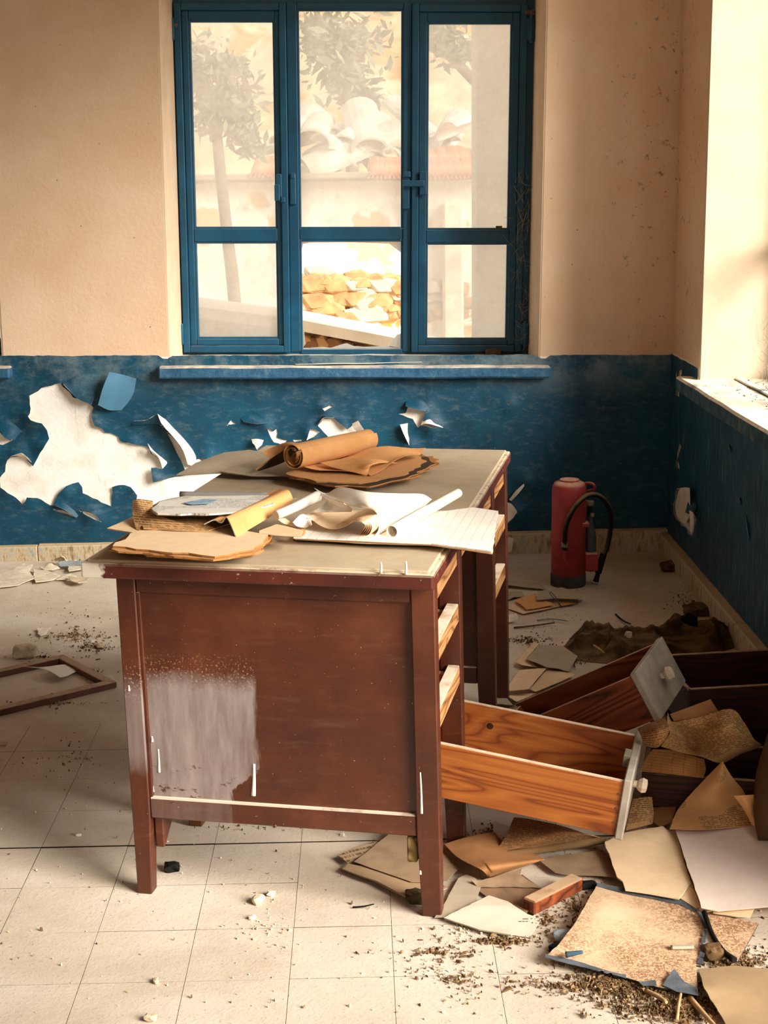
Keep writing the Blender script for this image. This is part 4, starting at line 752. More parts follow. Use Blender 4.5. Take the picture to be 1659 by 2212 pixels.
o3 = np.zeros(3); A_, B_, C_, D_ = o3, e1*fw, e1*fw+e2*fl, e2*fl; bw = .032
cen = (A_+B_+C_+D_)/4
for p, q in ((A_, B_), (B_, C_), (C_, D_), (D_, A_)):
    d = (q-p)/np.linalg.norm(q-p); n = np.array([-d[1], d[0], 0]); s_ = 1 if (cen-p)@n > 0 else -1
    c8 = [p, q, q+(-d*1.0+n*s_)*bw, p+(d*1.0+n*s_)*bw]; hexa('frame_bar', [tuple(np.r_[c[:2], .001]) for c in c8]+[tuple(np.r_[c[:2], fz]) for c in c8], M_fr, fr, .002)
o = loft('torn_paper', [crop(3.318, 0, 1150, [(150, 960, .03), (300, 965, .035), (420, 950, .02), (470, 945, .012)]), crop(3.318, 0, 1150, [(330, 985, .03), (400, 1000, .025), (480, 985, .02), (540, 975, .01)]), crop(3.318, 0, 1150, [(430, 1040, .02), (480, 1030, .018), (520, 1010, .012), (560, 995, .006)])], [P_white, P_gray, P_gray], 12, 8)
tag(o, 'torn white paper curling inside the empty wooden frame', 'paper')
# ================================================================== PAPERS ON THE DESK
TZ = .782
def th(pts, base=TZ): return [(p[0], p[1], base+(p[2] if len(p) > 2 else 0)) for p in pts]
def stack(name, label, cat, quad, z0, n, t, mats, jit=3, jg=.003, top=None, h=.014, wob=.0015, ang=0, edge=None):
    """a pile of leaves: every leaf its own slightly shifted, ragged sheet"""
    root = empty(name, tuple(map(float, at_z(quad[0][0], quad[0][1], z0)))); tag(root, label, cat); loc = root.location.copy()
    for i in range(n):
        dx, dy = random.gauss(0, jit), random.gauss(0, jit*.5); pts = [(x+dx+random.gauss(0, jit*.5), y+dy-(n-i)*0, z0+t*(i+1)) for x, y in quad]
        m_ = mats[i % len(mats)] if i < n-1 or top is None else top; o = sheet('leaf', pts, [m_, m_, edge or m_], h=h, t=t*.85, wob=wob, parent=root, jg=jg, ang=ang); o.location = -loc
    return root
def solo(o, label, cat='paper', group=None): return tag(o, label, cat, group)
random.seed(11)
# front left: brown brittle pile, sheet beneath the folder, folder, newspaper, curled cover
stack('paper_pile', 'brittle brown paper pile with ragged edges at the desk front', 'papers', [(247, 1183), (300, 1150), (470, 1140), (585, 1158), (556, 1192), (470, 1206), (380, 1198)], TZ, 9, .0044, [P_edge, P_tan, P_brown], 5, .005, P_cream, edge=P_edge)
solo(sheet('ruled_sheet', th([(231, 1142, .036), (285, 1118, .037), (420, 1110, .038), (560, 1125, .038), (480, 1150, .037), (290, 1152, .036)]), [P_cream, P_gray], h=.01, t=.003), 'pale ruled sheet poking out left under the folded tan document')
fold = solo(loft('folded_document', [th([(287, 1080, .082), (300, 1078, .085), (330, 1082, .08)]), th([(286, 1105, .06), (310, 1108, .062), (340, 1112, .06)]), th([(292, 1138, .041), (360, 1142, .045), (450, 1146, .043)]), th([(300, 1145, .039), (370, 1147, .04), (450, 1150, .04)])], [P_print, P_kraft], 14, 14, .002, uvs=(.15, .1)), 'folded tan document standing up at the left corner of the desk', 'document')
solo(sheet('document_leaf', th([(300, 1118, .045), (420, 1118, .047), (500, 1130, .045), (450, 1146, .043), (310, 1142, .043)]), [P_print, P_kraft], h=.01, t=.002, ang=0.2), 'open leaf of tan print lying under the folded newspaper')
stack('newspaper', 'folded white newspaper with a blue picture beside the tan curl', 'newspaper', [(324, 1100), (345, 1085), (400, 1074), (600, 1072), (590, 1090), (520, 1106), (440, 1112), (340, 1110)], TZ+.05, 5, .0045, [P_dirty, P_gray], 2, .002, P_news, .01, .002)
a_ = [(396, 1086), (440, 1078), (470, 1080), (450, 1088), (412, 1090)]
o = sheet('newspaper_picture', [(x, y, TZ+.0765) for x, y in a_], plain('pale_blue_ink', '8FA9BC', .9, .1, .2, 60), h=.006, t=.0004, wob=.0008); o.parent = bpy.data.objects['newspaper']; o.matrix_parent_inverse = Matrix.Translation(-bpy.data.objects['newspaper'].location)
solo(tube('rolled_newspaper', [at_z(389, 1068, TZ+.012), at_z(480, 1069, TZ+.012), at_z(585, 1071, TZ+.012)], .0078, P_news, None, 12, 14), 'white rolled newspaper edge lying behind the folded newspaper', 'newspaper')
# tan curled cover, an inverted gutter
pf = [(440, 1132, .05), (462, 1122, .062), (478, 1128, .058), (488, 1116, .075), (498, 1130, .065), (511, 1160, .04)]
pb = [(560, 1078, .05), (585, 1062, .07), (600, 1058, .075), (622, 1058, .085), (632, 1075, .07), (632, 1088, .05)]
solo(loft('curled_cover', [th(pf), th([((a[0]+b[0])/2, (a[1]+b[1])/2, (a[2]+b[2])/2) for a, b in zip(pf, pb)]), th(pb)], [P_kraft, P_dk, P_white], 26, 14, .0025), 'tan cover curled like a roof tile at the middle of the desk', 'paper')
solo(sheet('grey_strip', th([(565, 1078), (635, 1064), (640, 1078), (600, 1084)], TZ), P_gray, h=.012, t=.002), 'small dusty grey card behind the tan curled cover', 'card')

# open white ledger with curling pages
led = empty('open_ledger', tuple(map(float, at_z(640, 1170, TZ)))); tag(led, 'open white ledger with curling ruled pages at the desk edge', 'ledger'); lo_ = led.location.copy()
def lp(o): o.location = -lo_; return o
E2 = lambda pts, b=TZ: [(560+p[0]/2.9625, 900+p[1]/2.9625, b+(p[2] if len(p) > 2 else 0)) for p in pts]
base = [(226, 768), (700, 795), (1100, 808), (1488, 858), (1525, 605), (1380, 585), (1200, 600), (850, 600), (420, 600)]
for i in range(5): lp(sheet('page', E2([(x+random.gauss(0, 5), y+14-i*3+random.gauss(0, 2), .002+.0032*(i+1)) for x, y in base]), P_ledger if i == 4 else P_cream, h=.014, t=.0026, wob=.001, parent=led, jg=.0008, ang=.2))
lp(sheet('cover', E2([(218, 788, .002), (700, 822, .002), (1095, 826, .002), (1480, 872, .002), (1520, 640, .002), (900, 610, .002), (300, 690, .002)]), M_bind, h=.02, t=.0018, wob=.0003, parent=led))
NU = 26
def ledg(rows, m=(P_ledger, P_ledger), **k): return lp(loft('page', [E2(r) for r in rows], m, NU, 14, .0012, led, **k))
# top page sweeping over to the right
ledg([[(350, 455, .085), (430, 490, .085), (520, 450, .105), (700, 482, .11), (900, 492, .10), (1040, 495, .085), (1105, 530, .065)], [(430, 520, .08), (520, 545, .085), (620, 560, .09), (720, 565, .095), (860, 575, .08), (970, 590, .06), (1020, 600, .035)], [(560, 560, .08), (620, 580, .085), (690, 585, .085), (740, 605, .078), (765, 650, .055), (765, 720, .03), (735, 772, .018)]], (P_white, P_ledger), uvs=(.35, .2))
# the rolled bundle of pages in front
for k_ in range(5):
    o_ = k_*11
    fr_ = [(305, 625+o_*.5, .05), (380, 690-o_*.3, .036), (470, 718-o_*.5, .03), (560, 695-o_*.6, .042), (620, 652+o_*.3, .06), (685-o_*.4, 660+o_*.5, .064), (722-o_, 705, .045), (700-o_, 758-o_*.4, .022), (640, 776-o_*.2, .017)]
    P0_ = [at_z(*q) for q in E2(fr_)]; back = [p+np.array([DS*.13+.03, DC*.13, .004]) for p in P0_]; lp(loft('page', [P0_, [(a+b)/2 for a, b in zip(P0_, back)], back], [P_cream, P_cream], 34, 6, .0012, led, conv=False))
ledg([[(540, 555, .09), (590, 590, .07), (590, 610, .06)], [(470, 530, .09), (500, 570, .075), (470, 612, .06)], [(390, 500, .09), (430, 540, .08), (350, 612, .058)]], (P_ledger, P_cream), uvs=(.08, .16))
# curled strip at the left and loose leaf corners
lp(tube('page_roll', [at_z(*q) for q in E2([(105, 632, .058), (230, 580, .066), (372, 510, .075)])], [.0105, .011, .0125], P_ledger, led, 14, 16)); ledg([[(215, 675, .045), (270, 625, .055), (330, 640, .05)], [(240, 700, .035), (300, 660, .045), (335, 690, .035)], [(290, 715, .02), (315, 705, .025), (330, 700, .02)]], (P_white, P_cream)); ledg([[(110, 650, .05), (150, 680, .04), (200, 700, .03)], [(165, 650, .045), (230, 690, .03), (285, 720, .015)]], (P_cream, P_dirty))
lp(tube('page_roll', [at_z(*q) for q in E2([(848, 735, .03), (1060, 610, .035), (1272, 490, .04)])], [.0125, .0118, .0112], P_white, led, 14, 18, cap=False)); ledg([[(735, 772, .018), (800, 740, .02), (850, 715, .03)], [(760, 775, .016), (820, 765, .017), (860, 745, .02)]], (P_ledger, P_cream))
lp(sheet('page', E2([(0, 735, .036), (110, 690, .037), (280, 730, .037), (270, 770, .036), (0, 752, .036)]), P_cream, h=.012, t=.002, parent=led)); lp(tube('spine', [at_z(*q) for q in E2([(215, 735, .022), (255, 745, .026), (285, 730, .03)])], [.006, .01, .006], P_edge, led, 8, 10))

# rear: grey boards, brown pile, kraft roll, kraft sheets
C8 = lambda pts, b=TZ: [(400+p[0]/2.37, 780+p[1]/2.37, b+(p[2] if len(p) > 2 else 0)) for p in pts]
solo(sheet('grey_board', C8([(-45, 585, .014), (60, 520, .03), (200, 470, .036), (330, 455, .036), (420, 470, .03), (560, 520, .02), (540, 580, .012), (370, 590, .012), (180, 572, .012)]), [P_gray, P_dk, P_dirty], h=.015, t=.003, wob=.002), 'large dusty grey board jutting over the left rear of the desk', 'board')
solo(sheet('grey_board', C8([(180, 568, .020), (400, 495, .026), (560, 520, .024), (640, 600, .012), (480, 590, .012), (330, 590, .014)]), [P_gray, P_dk, P_dirty], h=.012, t=.002), 'smaller dusty card under the kraft roll on the rear pile', 'board')
stack('paper_pile', 'dark edged brown paper pile under the kraft roll at the desk rear', 'papers', [(625, 1026), (690, 995), (800, 985), (915, 983), (931, 998), (880, 1028), (790, 1047), (700, 1043)], TZ, 8, .0038, [P_dk, P_brown, P_edge], 6, .006, P_tan, edge=P_brown)
solo(sheet('kraft_sheet', th([(628, 1012, .034), (690, 1004, .036), (760, 985, .04), (920, 968, .055), (905, 988, .036), (800, 1028, .034), (792, 1027, .03), (690, 1022, .034)]), [P_kraft, P_tan], h=.012, t=.001, wob=.006, curl=.01), 'orange kraft sheet spread beneath the kraft roll', 'paper')
solo(loft('kraft_flap', [C8([(690, 520, .05), (810, 500, .055), (960, 500, .06), (1090, 522, .035)]), C8([(760, 545, .045), (870, 545, .05), (950, 530, .06), (1010, 520, .05)]), C8([(930, 585, .035), (935, 570, .04), (945, 545, .05), (955, 520, .056)])], [P_kraft, P_tan], 14, 10, .001), 'kraft corner folded up in front of the kraft roll', 'paper')
# the roll: a spiral of kraft paper
ax0, ax1 = at_z(632, 985, TZ+.075), at_z(797, 948, TZ+.075); dv = (ax1-ax0)/np.linalg.norm(ax1-ax0); sd = np.cross(dv, [0, 0, 1]); sd /= np.linalg.norm(sd); upv = np.cross(sd, dv)
th_ = np.linspace(-1.2, 4.2*math.pi, 60); rows = []
for s_, p0 in ((1.0, ax0), (.97, (ax0+ax1)/2), (.9, ax1)): rows.append([p0+(sd*math.cos(t)+upv*math.sin(t))*(.019+.0013*t)*s_ for t in th_])
R = rows; nv = 3; V = np.array(R).transpose(1, 0, 2).reshape(-1, 3); F = np.array([(i*3+j, (i+1)*3+j, (i+1)*3+j+1, i*3+j+1) for i in range(59) for j in range(2)])
solo(thick_obj('kraft_roll', V, F, .0009, [P_kraft, P_tan, P_tan]), 'pale kraft paper roll on top of the rear pile', 'paper roll')
solo(loft('dark_leaf_roll', [C8([(365, 560, .03), (420, 520, .045), (480, 470, .075), (530, 448, .09), (565, 470, .088), (560, 510, .06)]), C8([(380, 562, .02), (450, 540, .03), (520, 510, .05), (560, 470, .09), (600, 460, .09), (590, 510, .06)])], [P_dk, P_brown], 20, 6, .004), 'blackened leaves curled at the open end of the kraft roll', 'paper')
solo(loft('brown_leaf', [C8([(390, 468, .075), (450, 440, .085), (520, 415, .1), (600, 420, .1)]), C8([(435, 500, .06), (490, 465, .08), (545, 432, .1), (620, 440, .095)])], [P_tan, P_brown], 14, 6, .001), 'brown leaf lifting off the left end of the kraft roll', 'paper')

# ================================================================== PAPERS ON THE FLOOR, RIGHT
C6 = lambda pts, z=None: [(1160+p[0]/3.325, 1700+p[1]/3.325)+((p[2],) if len(p) > 2 else ((z,) if z is not None else ())) for p in pts]
CB = lambda pts, z=None: [(1060+p[0]/4.608, 1740+p[1]/4.608)+((p[2],) if len(p) > 2 else ((z,) if z is not None else ())) for p in pts]
CK = lambda pts, z=None: [(700+p[0]/2.765, 1700+p[1]/2.765)+((p[2],) if len(p) > 2 else ((z,) if z is not None else ())) for p in pts]
CT = lambda pts, z=None: [(1440+p[0]/7.575, 1640+p[1]/7.575)+((p[2],) if len(p) > 2 else ((z,) if z is not None else ())) for p in pts]
CD = lambda pts, z=None: [(1380+p[0]/5.946, 1480+p[1]/5.946)+((p[2],) if len(p) > 2 else ((z,) if z is not None else ())) for p in pts]
solo(sheet('brown_board', C6([(1160, 1310, .012), (1430, 1290, .012), (1700, 1320, .012), (1900, 1500, .01), (1850, 1850, .01), (1430, 1850, .01), (1330, 1660, .012), (1200, 1450, .03)]), [paper('brown_cardboard', 'A08664', '7C6240', .35), M_card, M_card], h=.014, t=.002, wob=.003), 'plain brown cardboard sheet in the bottom right corner of the floor', 'cardboard')
solo(sheet('marbled_board', C6([(1195, 905, .012), (1400, 945, .012), (1590, 980, .012), (1515, 1120, .012), (1440, 1255, .012), (1310, 1130, .012)]), [P_marble, M_card, M_bind], h=.012, t=.003, wob=.002), 'small marbled cover with a dark edge right of the large marbled folder', 'book cover')
mb = empty('marbled_folder', tuple(map(float, at_z(1350, 2010, 0)))); tag(mb, 'large marbled folder cover lying amid litter on the floor', 'folder'); ml = mb.location.copy()
o = sheet('board', C6([(430, 700, .016), (640, 740, .014), (830, 790, .014), (1030, 825, .014), (1150, 900, .014), (1198, 1000, .014), (1182, 1180, .014), (1142, 1290, .014), (1160, 1500, .014), (860, 1440, .012), (500, 1330, .014), (60, 1215, .02), (140, 1150, .028), (260, 1000, .03), (350, 850, .03)]), [P_marble, M_card, M_bind], h=.011, t=.003, wob=.002, parent=mb); o.location = -ml
for nm, pts in (('spine_cloth', [(430, 690, .018), (640, 728, .017), (1040, 812, .017), (1150, 885, .017), (1140, 905, .017), (1030, 845, .017), (830, 800, .017), (640, 765, .017), (430, 715, .018)]), ('edge_cloth', [(60, 1200, .023), (250, 1240, .02), (500, 1318, .018), (640, 1350, .018), (640, 1375, .016), (500, 1340, .016), (60, 1225, .02)]), ('edge_cloth', [(730, 1400, .017), (850, 1385, .017), (860, 1425, .017), (760, 1425, .016)]), ('edge_cloth', [(900, 1425, .017), (985, 1305, .025), (1060, 1400, .02), (1140, 1440, .018), (1160, 1500, .017), (1000, 1470, .017)]), ('edge_cloth', [(1155, 880, .02), (1195, 900, .02), (1225, 1000, .02), (1190, 1270, .02), (1155, 1270, .018), (1195, 1020, .02)])):
    o = sheet(nm, C6(pts), plain(nm+'_grey', '5E6468', .9, .1, .25, 30), h=.008, t=.0012, wob=.001, parent=mb); o.location = -ml
o = tube('curled_cloth', [at_z(*q)-np.array(ml) for q in C6([(205, 1205, .03), (330, 1185, .035)])], [.006, .0035], plain('blue_grey_cloth', '3E5560', .9, .1), mb, 8, 12)
solo(tube('dark_stick', [at_z(*q) for q in C6([(1200, 900, .03), (1260, 1060, .024), (1340, 1180, .02), (1420, 1245, .018)])], [.006, .005, .005, .007], M_soot, None, 12, 8), 'dark twig lying between the two marbled covers', 'twig')
solo(sheet('cream_sheet', C6([(1030, 800, .018), (1110, 690, .022), (1170, 860, .02), (1300, 900, .02), (1560, 880, .02), (1530, 945, .018), (1200, 905, .018)]), P_cream, h=.012, t=.001), 'cream sheet showing below the large pale sheet', 'paper')
bk = empty('open_book', tuple(map(float, at_z(1400, 1860, 0)))); tag(bk, 'cream open booklet with a brown spine beside the pale sheet', 'booklet'); bl = bk.location.copy()
for i, (dz, m_) in enumerate(((.014, M_card), (.02, P_cream), (.026, P_cream))):
    o = sheet('page' if i else 'cover', C6([(490-i*2, 390+i*3, dz+.015), (640, 330, dz+.022), (880, 290, dz+.02), (990, 310, dz), (1105, 690, dz), (1020, 802, dz), (800, 765, dz), (635, 742, dz), (615, 682, dz), (575, 652, dz)]), m_, h=.012, t=.003, wob=.002, parent=bk); o.location = -bl
solo(sheet('pale_sheet', C6([(995, 312, .04), (1540, 275, .05), (1700, 330, .045), (2000, 500, .04), (2000, 840, .035), (1659, 862, .032), (1300, 895, .03), (1180, 875, .03)]), [P_pale, P_cream], h=.014, t=.0012, wob=.004), 'large pale blank sheet at the right edge of the floor', 'paper')
solo(loft('tan_envelope', [CT([(915, 30, .17), (915, 34, .17), (916, 38, .17)]), CT([(600, 350, .12), (850, 380, .13), (1080, 300, .13)]), CT([(200, 800, .06), (700, 750, .075), (1290, 580, .085)]), CT([(50, 1140, .05), (600, 1150, .055), (1400, 1090, .052)])], [P_envel, P_tan], 16, 16, .0012), 'tan printed envelope peaked to a point against the black drawer', 'envelope')
solo(loft('tan_scrap', [CT([(1100, 600, .12), (1260, 590, .125), (1425, 580, .12)]), CT([(1260, 820, .09), (1360, 820, .095), (1445, 820, .09)]), CT([(1400, 1085, .06), (1450, 1095, .06), (1505, 1105, .06)])], [P_kraft, P_tan], 8, 8, .001), 'small tan scrap leaning on the peaked envelope', 'paper')
g_ = [at_z(*q) for q in [(1690, 1600, .16), (1672, 1680, .13), (1668, 1760, .09), (1672, 1815, .05)]]
solo(tube('printed_roll', g_, [.04, .044, .042, .036], P_printd, None, 14, 20), 'fat roll of brown printed paper at the right edge', 'paper roll')
# crumpled printed sheets over the dark drawers
solo(loft('crumpled_page', [CD([(375, 355, .31), (445, 470, .25), (800, 400, .24), (1190, 305, .27), (1370, 500, .235)]), CD([(370, 520, .29), (600, 625, .19), (850, 605, .21), (1150, 550, .26), (1480, 690, .19)]), CD([(400, 620, .26), (640, 770, .16), (850, 790, .16), (1200, 770, .19), (1570, 780, .16)]), CD([(290, 790, .22), (500, 850, .18), (800, 920, .145), (1060, 1000, .13), (1300, 890, .135)])], [P_print, P_tan], 26, 20, .0009, uvs=(.26, .17)), 'wavy brown printed page heaped over the dark drawers')
solo(loft('ledger_page', [CD([(180, 822, .16), (450, 840, .16), (840, 950, .14)]), CD([(80, 950, .145), (400, 1000, .145), (860, 1080, .13)]), CD([(5, 1100, .13), (400, 1140, .128), (830, 1185, .124)])], [P_grid, P_tan], 16, 12, .0009, uvs=(.2, .1)), 'brown grid ruled page lying in the black drawer')
solo(loft('printed_curl', [CD([(-20, 560, .26), (150, 480, .29), (330, 410, .31)]), CD([(20, 640, .27), (210, 590, .3), (390, 560, .31)]), CD([(60, 760, .24), (230, 790, .25), (350, 690, .27)]), CD([(90, 790, .21), (230, 795, .22), (300, 750, .24)])], [P_printd, P_tan], 14, 14, .001, uvs=(.12, .1)), 'small curled printed page under the greyed drawer front')
solo(loft('brown_card', [CD([(400, 372, .25), (650, 280, .26), (920, 180, .27)]), CD([(450, 462, .235), (750, 420, .235), (1030, 350, .24)])], [P_brown, P_brown], 10, 6, .0015), 'flat brown card leaning inside the open dark drawer', 'card')
# round the hanging drawer
solo(loft('printed_page', [C6([(690, 85, .07), (760, 72, .075), (826, 70, .07)]), C6([(660, 200, .05), (760, 195, .055), (838, 185, .05)]), C6([(640, 310, .045), (740, 285, .045), (830, 262, .045)])], [P_print, P_tan], 10, 10, .001, uvs=(.07, .09)), 'torn printed page just right of the hanging drawer')
solo(sheet('brown_wrap', C6([(840, 140, .03), (1000, 150, .035), (970, 260, .03), (880, 290, .025), (830, 250, .025)]), P_brown, h=.01), 'dark wrapping scrap between the torn page and the envelope')
solo(loft('newspaper_sheet', [CB([(230, 118, .06), (360, 130, .065), (700, 200, .06), (1000, 300, .05)]), CB([(150, 300, .045), (420, 330, .055), (700, 270, .06), (1050, 310, .045)]), CB([(60, 440, .025), (400, 420, .03), (700, 380, .03), (1090, 325, .03)])], [P_printd, P_tan], 22, 14, .0012, uvs=(.22, .12)), 'crumpled brown newspaper sheet under the hanging drawer', 'newspaper')
solo(tube('paper_tube', [at_z(*q) for q in CB([(105, 495, .02), (500, 440, .022), (900, 375, .024), (1140, 345, .026)])], [.0085, .009, .0105, .008], P_print, None, 18, 14), 'thin printed paper tube lying below the hanging drawer', 'paper roll')
solo(sheet('white_card', CB([(40, 150, .03), (185, 205, .03), (120, 330, .02), (90, 400, .012), (10, 490, .012)]), plain('bluish_white_card', 'D6D0CA', .9, .1, .05), h=.008, t=.001, wob=.001), 'small bright white card left of the crumpled newspaper', 'card')
solo(loft('kraft_fold', [CK([(718, 340, .03), (850, 300, .035), (1010, 270, .03), (1010, 300, .025)]), CK([(800, 420, .035), (900, 420, .04), (1000, 400, .035), (1290, 415, .02)]), CK([(940, 495, .045), (975, 480, .05), (1020, 475, .05), (1290, 440, .02)]), CK([(980, 540, .012), (1000, 540, .012), (1060, 520, .012), (1180, 480, .01)])], [P_brown, P_tan], 18, 16, .0012), 'brown kraft sheet folded over under the desk edge', 'paper')
solo(sheet('grey_brown_sheet', CB([(480, 545, .012), (700, 500, .014), (1080, 450, .016), (1210, 590, .014), (1262, 720, .012), (1060, 700, .012), (760, 690, .012), (640, 670, .012)]), P_dirty, h=.012, wob=.004), 'grey brown sheet between the paper tube and the marbled folder')
# beneath the desk front leg
C9 = lambda pts, z=None: [(730+p[0]/7.213, 1780+p[1]/7.213)+((p[2],) if len(p) > 2 else ((z,) if z is not None else ())) for p in pts]
CS = lambda pts, z=None: [(940+p[0]/6.381, 1860+p[1]/6.381)+((p[2],) if len(p) > 2 else ((z,) if z is not None else ())) for p in pts]
stack('paper_bundle', 'thin bundle of dusty leaves fanned under the desk edge', 'papers', C9([(60, 690), (160, 615), (650, 700), (1500, 880), (1700, 1000), (1320, 1130), (1100, 1150), (880, 1040), (600, 890), (240, 760)]), .002, 4, .0028, [P_dirty, P_headed], 2, .001, P_headed)
solo(sheet('headed_sheet', C9([(0, 490, .013), (350, 360, .014), (720, 225, .014), (900, 200, .014), (600, 420, .014), (370, 490, .014), (150, 610, .013)]), [paper('heading_strip', 'AA8E6C', '6A5238', .4, (.02, .008, .3)), P_dirty], h=.008, ang=-.45), 'headed paper strip sticking out left beneath the desk')
solo(sheet('dusty_sheet', C9([(250, 600, .016), (720, 240, .018), (870, 110, .02), (1100, 120, .02), (1500, 350, .018), (1900, 700, .012), (1700, 900, .014), (1300, 912, .016), (1140, 910, .016), (650, 740, .016)]), P_dirty, h=.012, wob=.004), 'broad dusty sheet beneath the desk behind the front leg')
solo(sheet('white_leaflet', CS([(1390, 720, .003), (1500, 760, .003), (1400, 900, .003), (1300, 1055, .003), (1060, 1020, .003), (1200, 900, .003)]), P_whited, h=.008, wob=.001), 'off white leaf poking out beyond the printed letter')
solo(sheet('stained_sheet', CS([(600, 420, .006), (640, 330, .007), (800, 300, .008), (1200, 190, .01), (1340, 290, .01), (1510, 410, .008), (1250, 740, .006), (900, 640, .006)]), [paper('stained_headed', '94765A', '54402A', .7, (.02, .016, .6)), P_dirty], h=.01, wob=.003, ang=-.2), 'brown stained sheet with a printed heading by the wood block')
solo(sheet('grey_page', CS([(430, 190, .012), (550, 240, .012), (640, 330, .012), (600, 450, .012), (560, 570, .01), (130, 780, .006), (-10, 782, .005), (60, 690, .006), (110, 620, .008), (320, 240, .012)]), P_gray, h=.01, wob=.002), 'grey torn page right beside the front desk leg')
solo(sheet('printed_letter', CS([(560, 570, .016), (740, 480, .017), (1000, 560, .016), (1280, 740, .014), (1385, 770, .014), (1050, 1025, .01), (600, 950, .01), (120, 790, .01)]), [P_whited, P_gray], h=.01, wob=.002, t=.003), 'dusty white printed letter lying right of the front desk leg')
solo(sheet('torn_brown_leaf', CK([(880, 560, .02), (1000, 545, .02), (1180, 490, .025), (1170, 530, .02), (1300, 610, .01), (1100, 600, .012), (920, 600, .012)]), P_dirty, h=.01, wob=.004), 'torn dark leaf half under the folded kraft sheet')

# ================================================================== PAPERS ON THE FLOOR, BEHIND THE DESK
C7 = lambda pts, z=.004: [(1060+p[0]/7.213, 1240+p[1]/7.213, p[2] if len(p) > 2 else z) for p in pts]
for pts, m_, lb in (
  ([(100, 170, .012), (150, 105, .012), (770, 145, .012), (870, 238, .01)], P_gray, 'long dusty card nearest the foot of the fire extinguisher'),
  ([(260, 540), (360, 450), (1080, 510), (800, 580), (510, 635)], P_cream, 'pale crescent of paper at the front of the sheets by the extinguisher'),
  ([(820, 430, .01), (1200, 420, .012), (1330, 460, .01), (1100, 500, .008), (860, 470, .008)], P_tan, 'short tan leaf tucked under the grey tan sheet by the extinguisher'),
  ([(360, 405, .016), (540, 350, .018), (700, 300, .018), (720, 400, .016), (900, 450, .014), (1000, 500, .012), (700, 548, .012), (560, 560, .014)], P_kraft, 'bright orange tan sheet among the papers by the extinguisher'),
  ([(715, 290, .022), (1100, 220, .02), (1490, 312, .03), (1350, 402, .026), (1000, 390, .026), (715, 410, .026)], P_gray, 'upper grey tan sheet with a wire loop by the extinguisher'),
  ([(60, 330), (300, 290), (480, 280), (540, 362, .016), (370, 362, .012), (160, 442)], P_gray, 'grey dusty scrap close behind the far desk leg'),
  ([(60, 770, .004), (100, 690, .008), (330, 640, .02), (400, 630, .03), (440, 722, .012), (430, 760, .004)], P_white, 'little white folded scrap behind the desk leg'),
  ([(390, 1400, .01), (660, 1090, .01), (760, 1090, .01), (560, 1330, .012), (720, 1472, .008), (480, 1440, .012)], P_cream, 'narrow cream leaf left of the dusty cardboard square'),
  ([(545, 1340, .02), (760, 1100, .012), (1130, 1120, .012), (1355, 1290, .012), (1210, 1530, .014), (1020, 1490, .02), (880, 1485, .02), (800, 1450, .024)], P_gray, 'dusty cardboard square beside the cloth heap'),
  ([(880, 1495, .012), (1330, 1570, .012), (1000, 1720, .012), (700, 1850, .012), (600, 1810, .012)], P_cream, 'right half of the tan folder behind the tipped drawer'),
  ([(215, 1840, .02), (450, 1520, .016), (640, 1490, .016), (880, 1460, .02), (740, 1620, .03), (600, 1805, .034)], P_cream, 'tan folder flap behind the tipped drawer'),
  ([(170, 1900, .01), (700, 1860, .012), (400, 1985, .03), (250, 1890, .03)], P_cream, 'pale curled leaf at the end of the tipped drawer'),
  ([(-60, 1930, .05), (260, 1945, .055), (345, 2060, .06), (-60, 2010, .05)], P_gray, 'grey paper wedge behind the hanging drawer'),
  ([(470, 2090, .05), (600, 1990, .07), (720, 2140, .06)], P_gray, 'small grey wedge between the two drawers')):
    solo(sheet('loose_paper', C7(pts), m_, h=.011, t=.0015, wob=.003, curl=.002), lb)

# ================================================================== FLOOR THINGS
def chip(name, label, pts, z, mats, cat, t=.003, jg=.003, wob=.002, h=.012): return solo(sheet(name, [(p[0], p[1], p[2] if len(p) > 2 else z) for p in pts], mats, h=h, t=t, jg=jg, wob=wob), label, cat)
CL = lambda pts: [(p[0]/6.381, 1190+p[1]/6.381)+tuple(p[2:]) for p in pts]
FB = [P_cream, M_blue, M_under]
for lb, pts, z, m_ in (
  ('largest cream paint flake on the floor at the left edge', [(-120, 260), (180, 262, .02), (330, 172, .03), (450, 190, .03), (400, 280, .02), (465, 380, .016), (250, 470, .012), (-100, 515, .01)], .012, M_plasterbit),
  ('broad cream flake right of the largest flake', [(450, 255), (640, 270), (830, 335), (720, 402), (490, 430), (460, 320)], .012, M_plasterbit),
  ('oval cream flake behind the broad flake', [(540, 222), (700, 170, .03), (830, 240), (720, 262), (610, 262)], .014, M_plasterbit),
  ('grey blue strip of paint near the baseboard', [(790, 165, .03), (840, 142, .03), (1230, 130), (1230, 180), (830, 212)], .02, M_bluebit),
  ('rectangular cream flake under the desk overhang', [(940, 205), (1230, 200), (1235, 240), (950, 282)], .014, M_plasterbit),
  ('domed cream flake against the baseboard', [(710, 132, .01), (850, 75, .05), (940, 132, .02), (830, 140, .015)], .02, M_plasterbit),
  ('small pointed cream flake at the front of the flakes', [(780, 395), (970, 310), (1060, 352), (900, 392)], .01, M_plasterbit),
  ('grey blue flake beside the near desk leg', [(1370, 270), (1600, 265), (1600, 345), (1370, 342)], .012, M_bluebit),
  ('brown edged flake in front of the cream flakes', [(940, 352), (1230, 372), (1200, 420), (1080, 442), (980, 412)], .02, M_stone),
  ('lone pale shard on the dusty floor above the frame', [(500, 1072), (700, 1060), (640, 1142), (560, 1172), (520, 1150)], .008, M_plasterbit)):
    chip('paint_chip', lb, CL(pts), z, m_, 'paint flake')
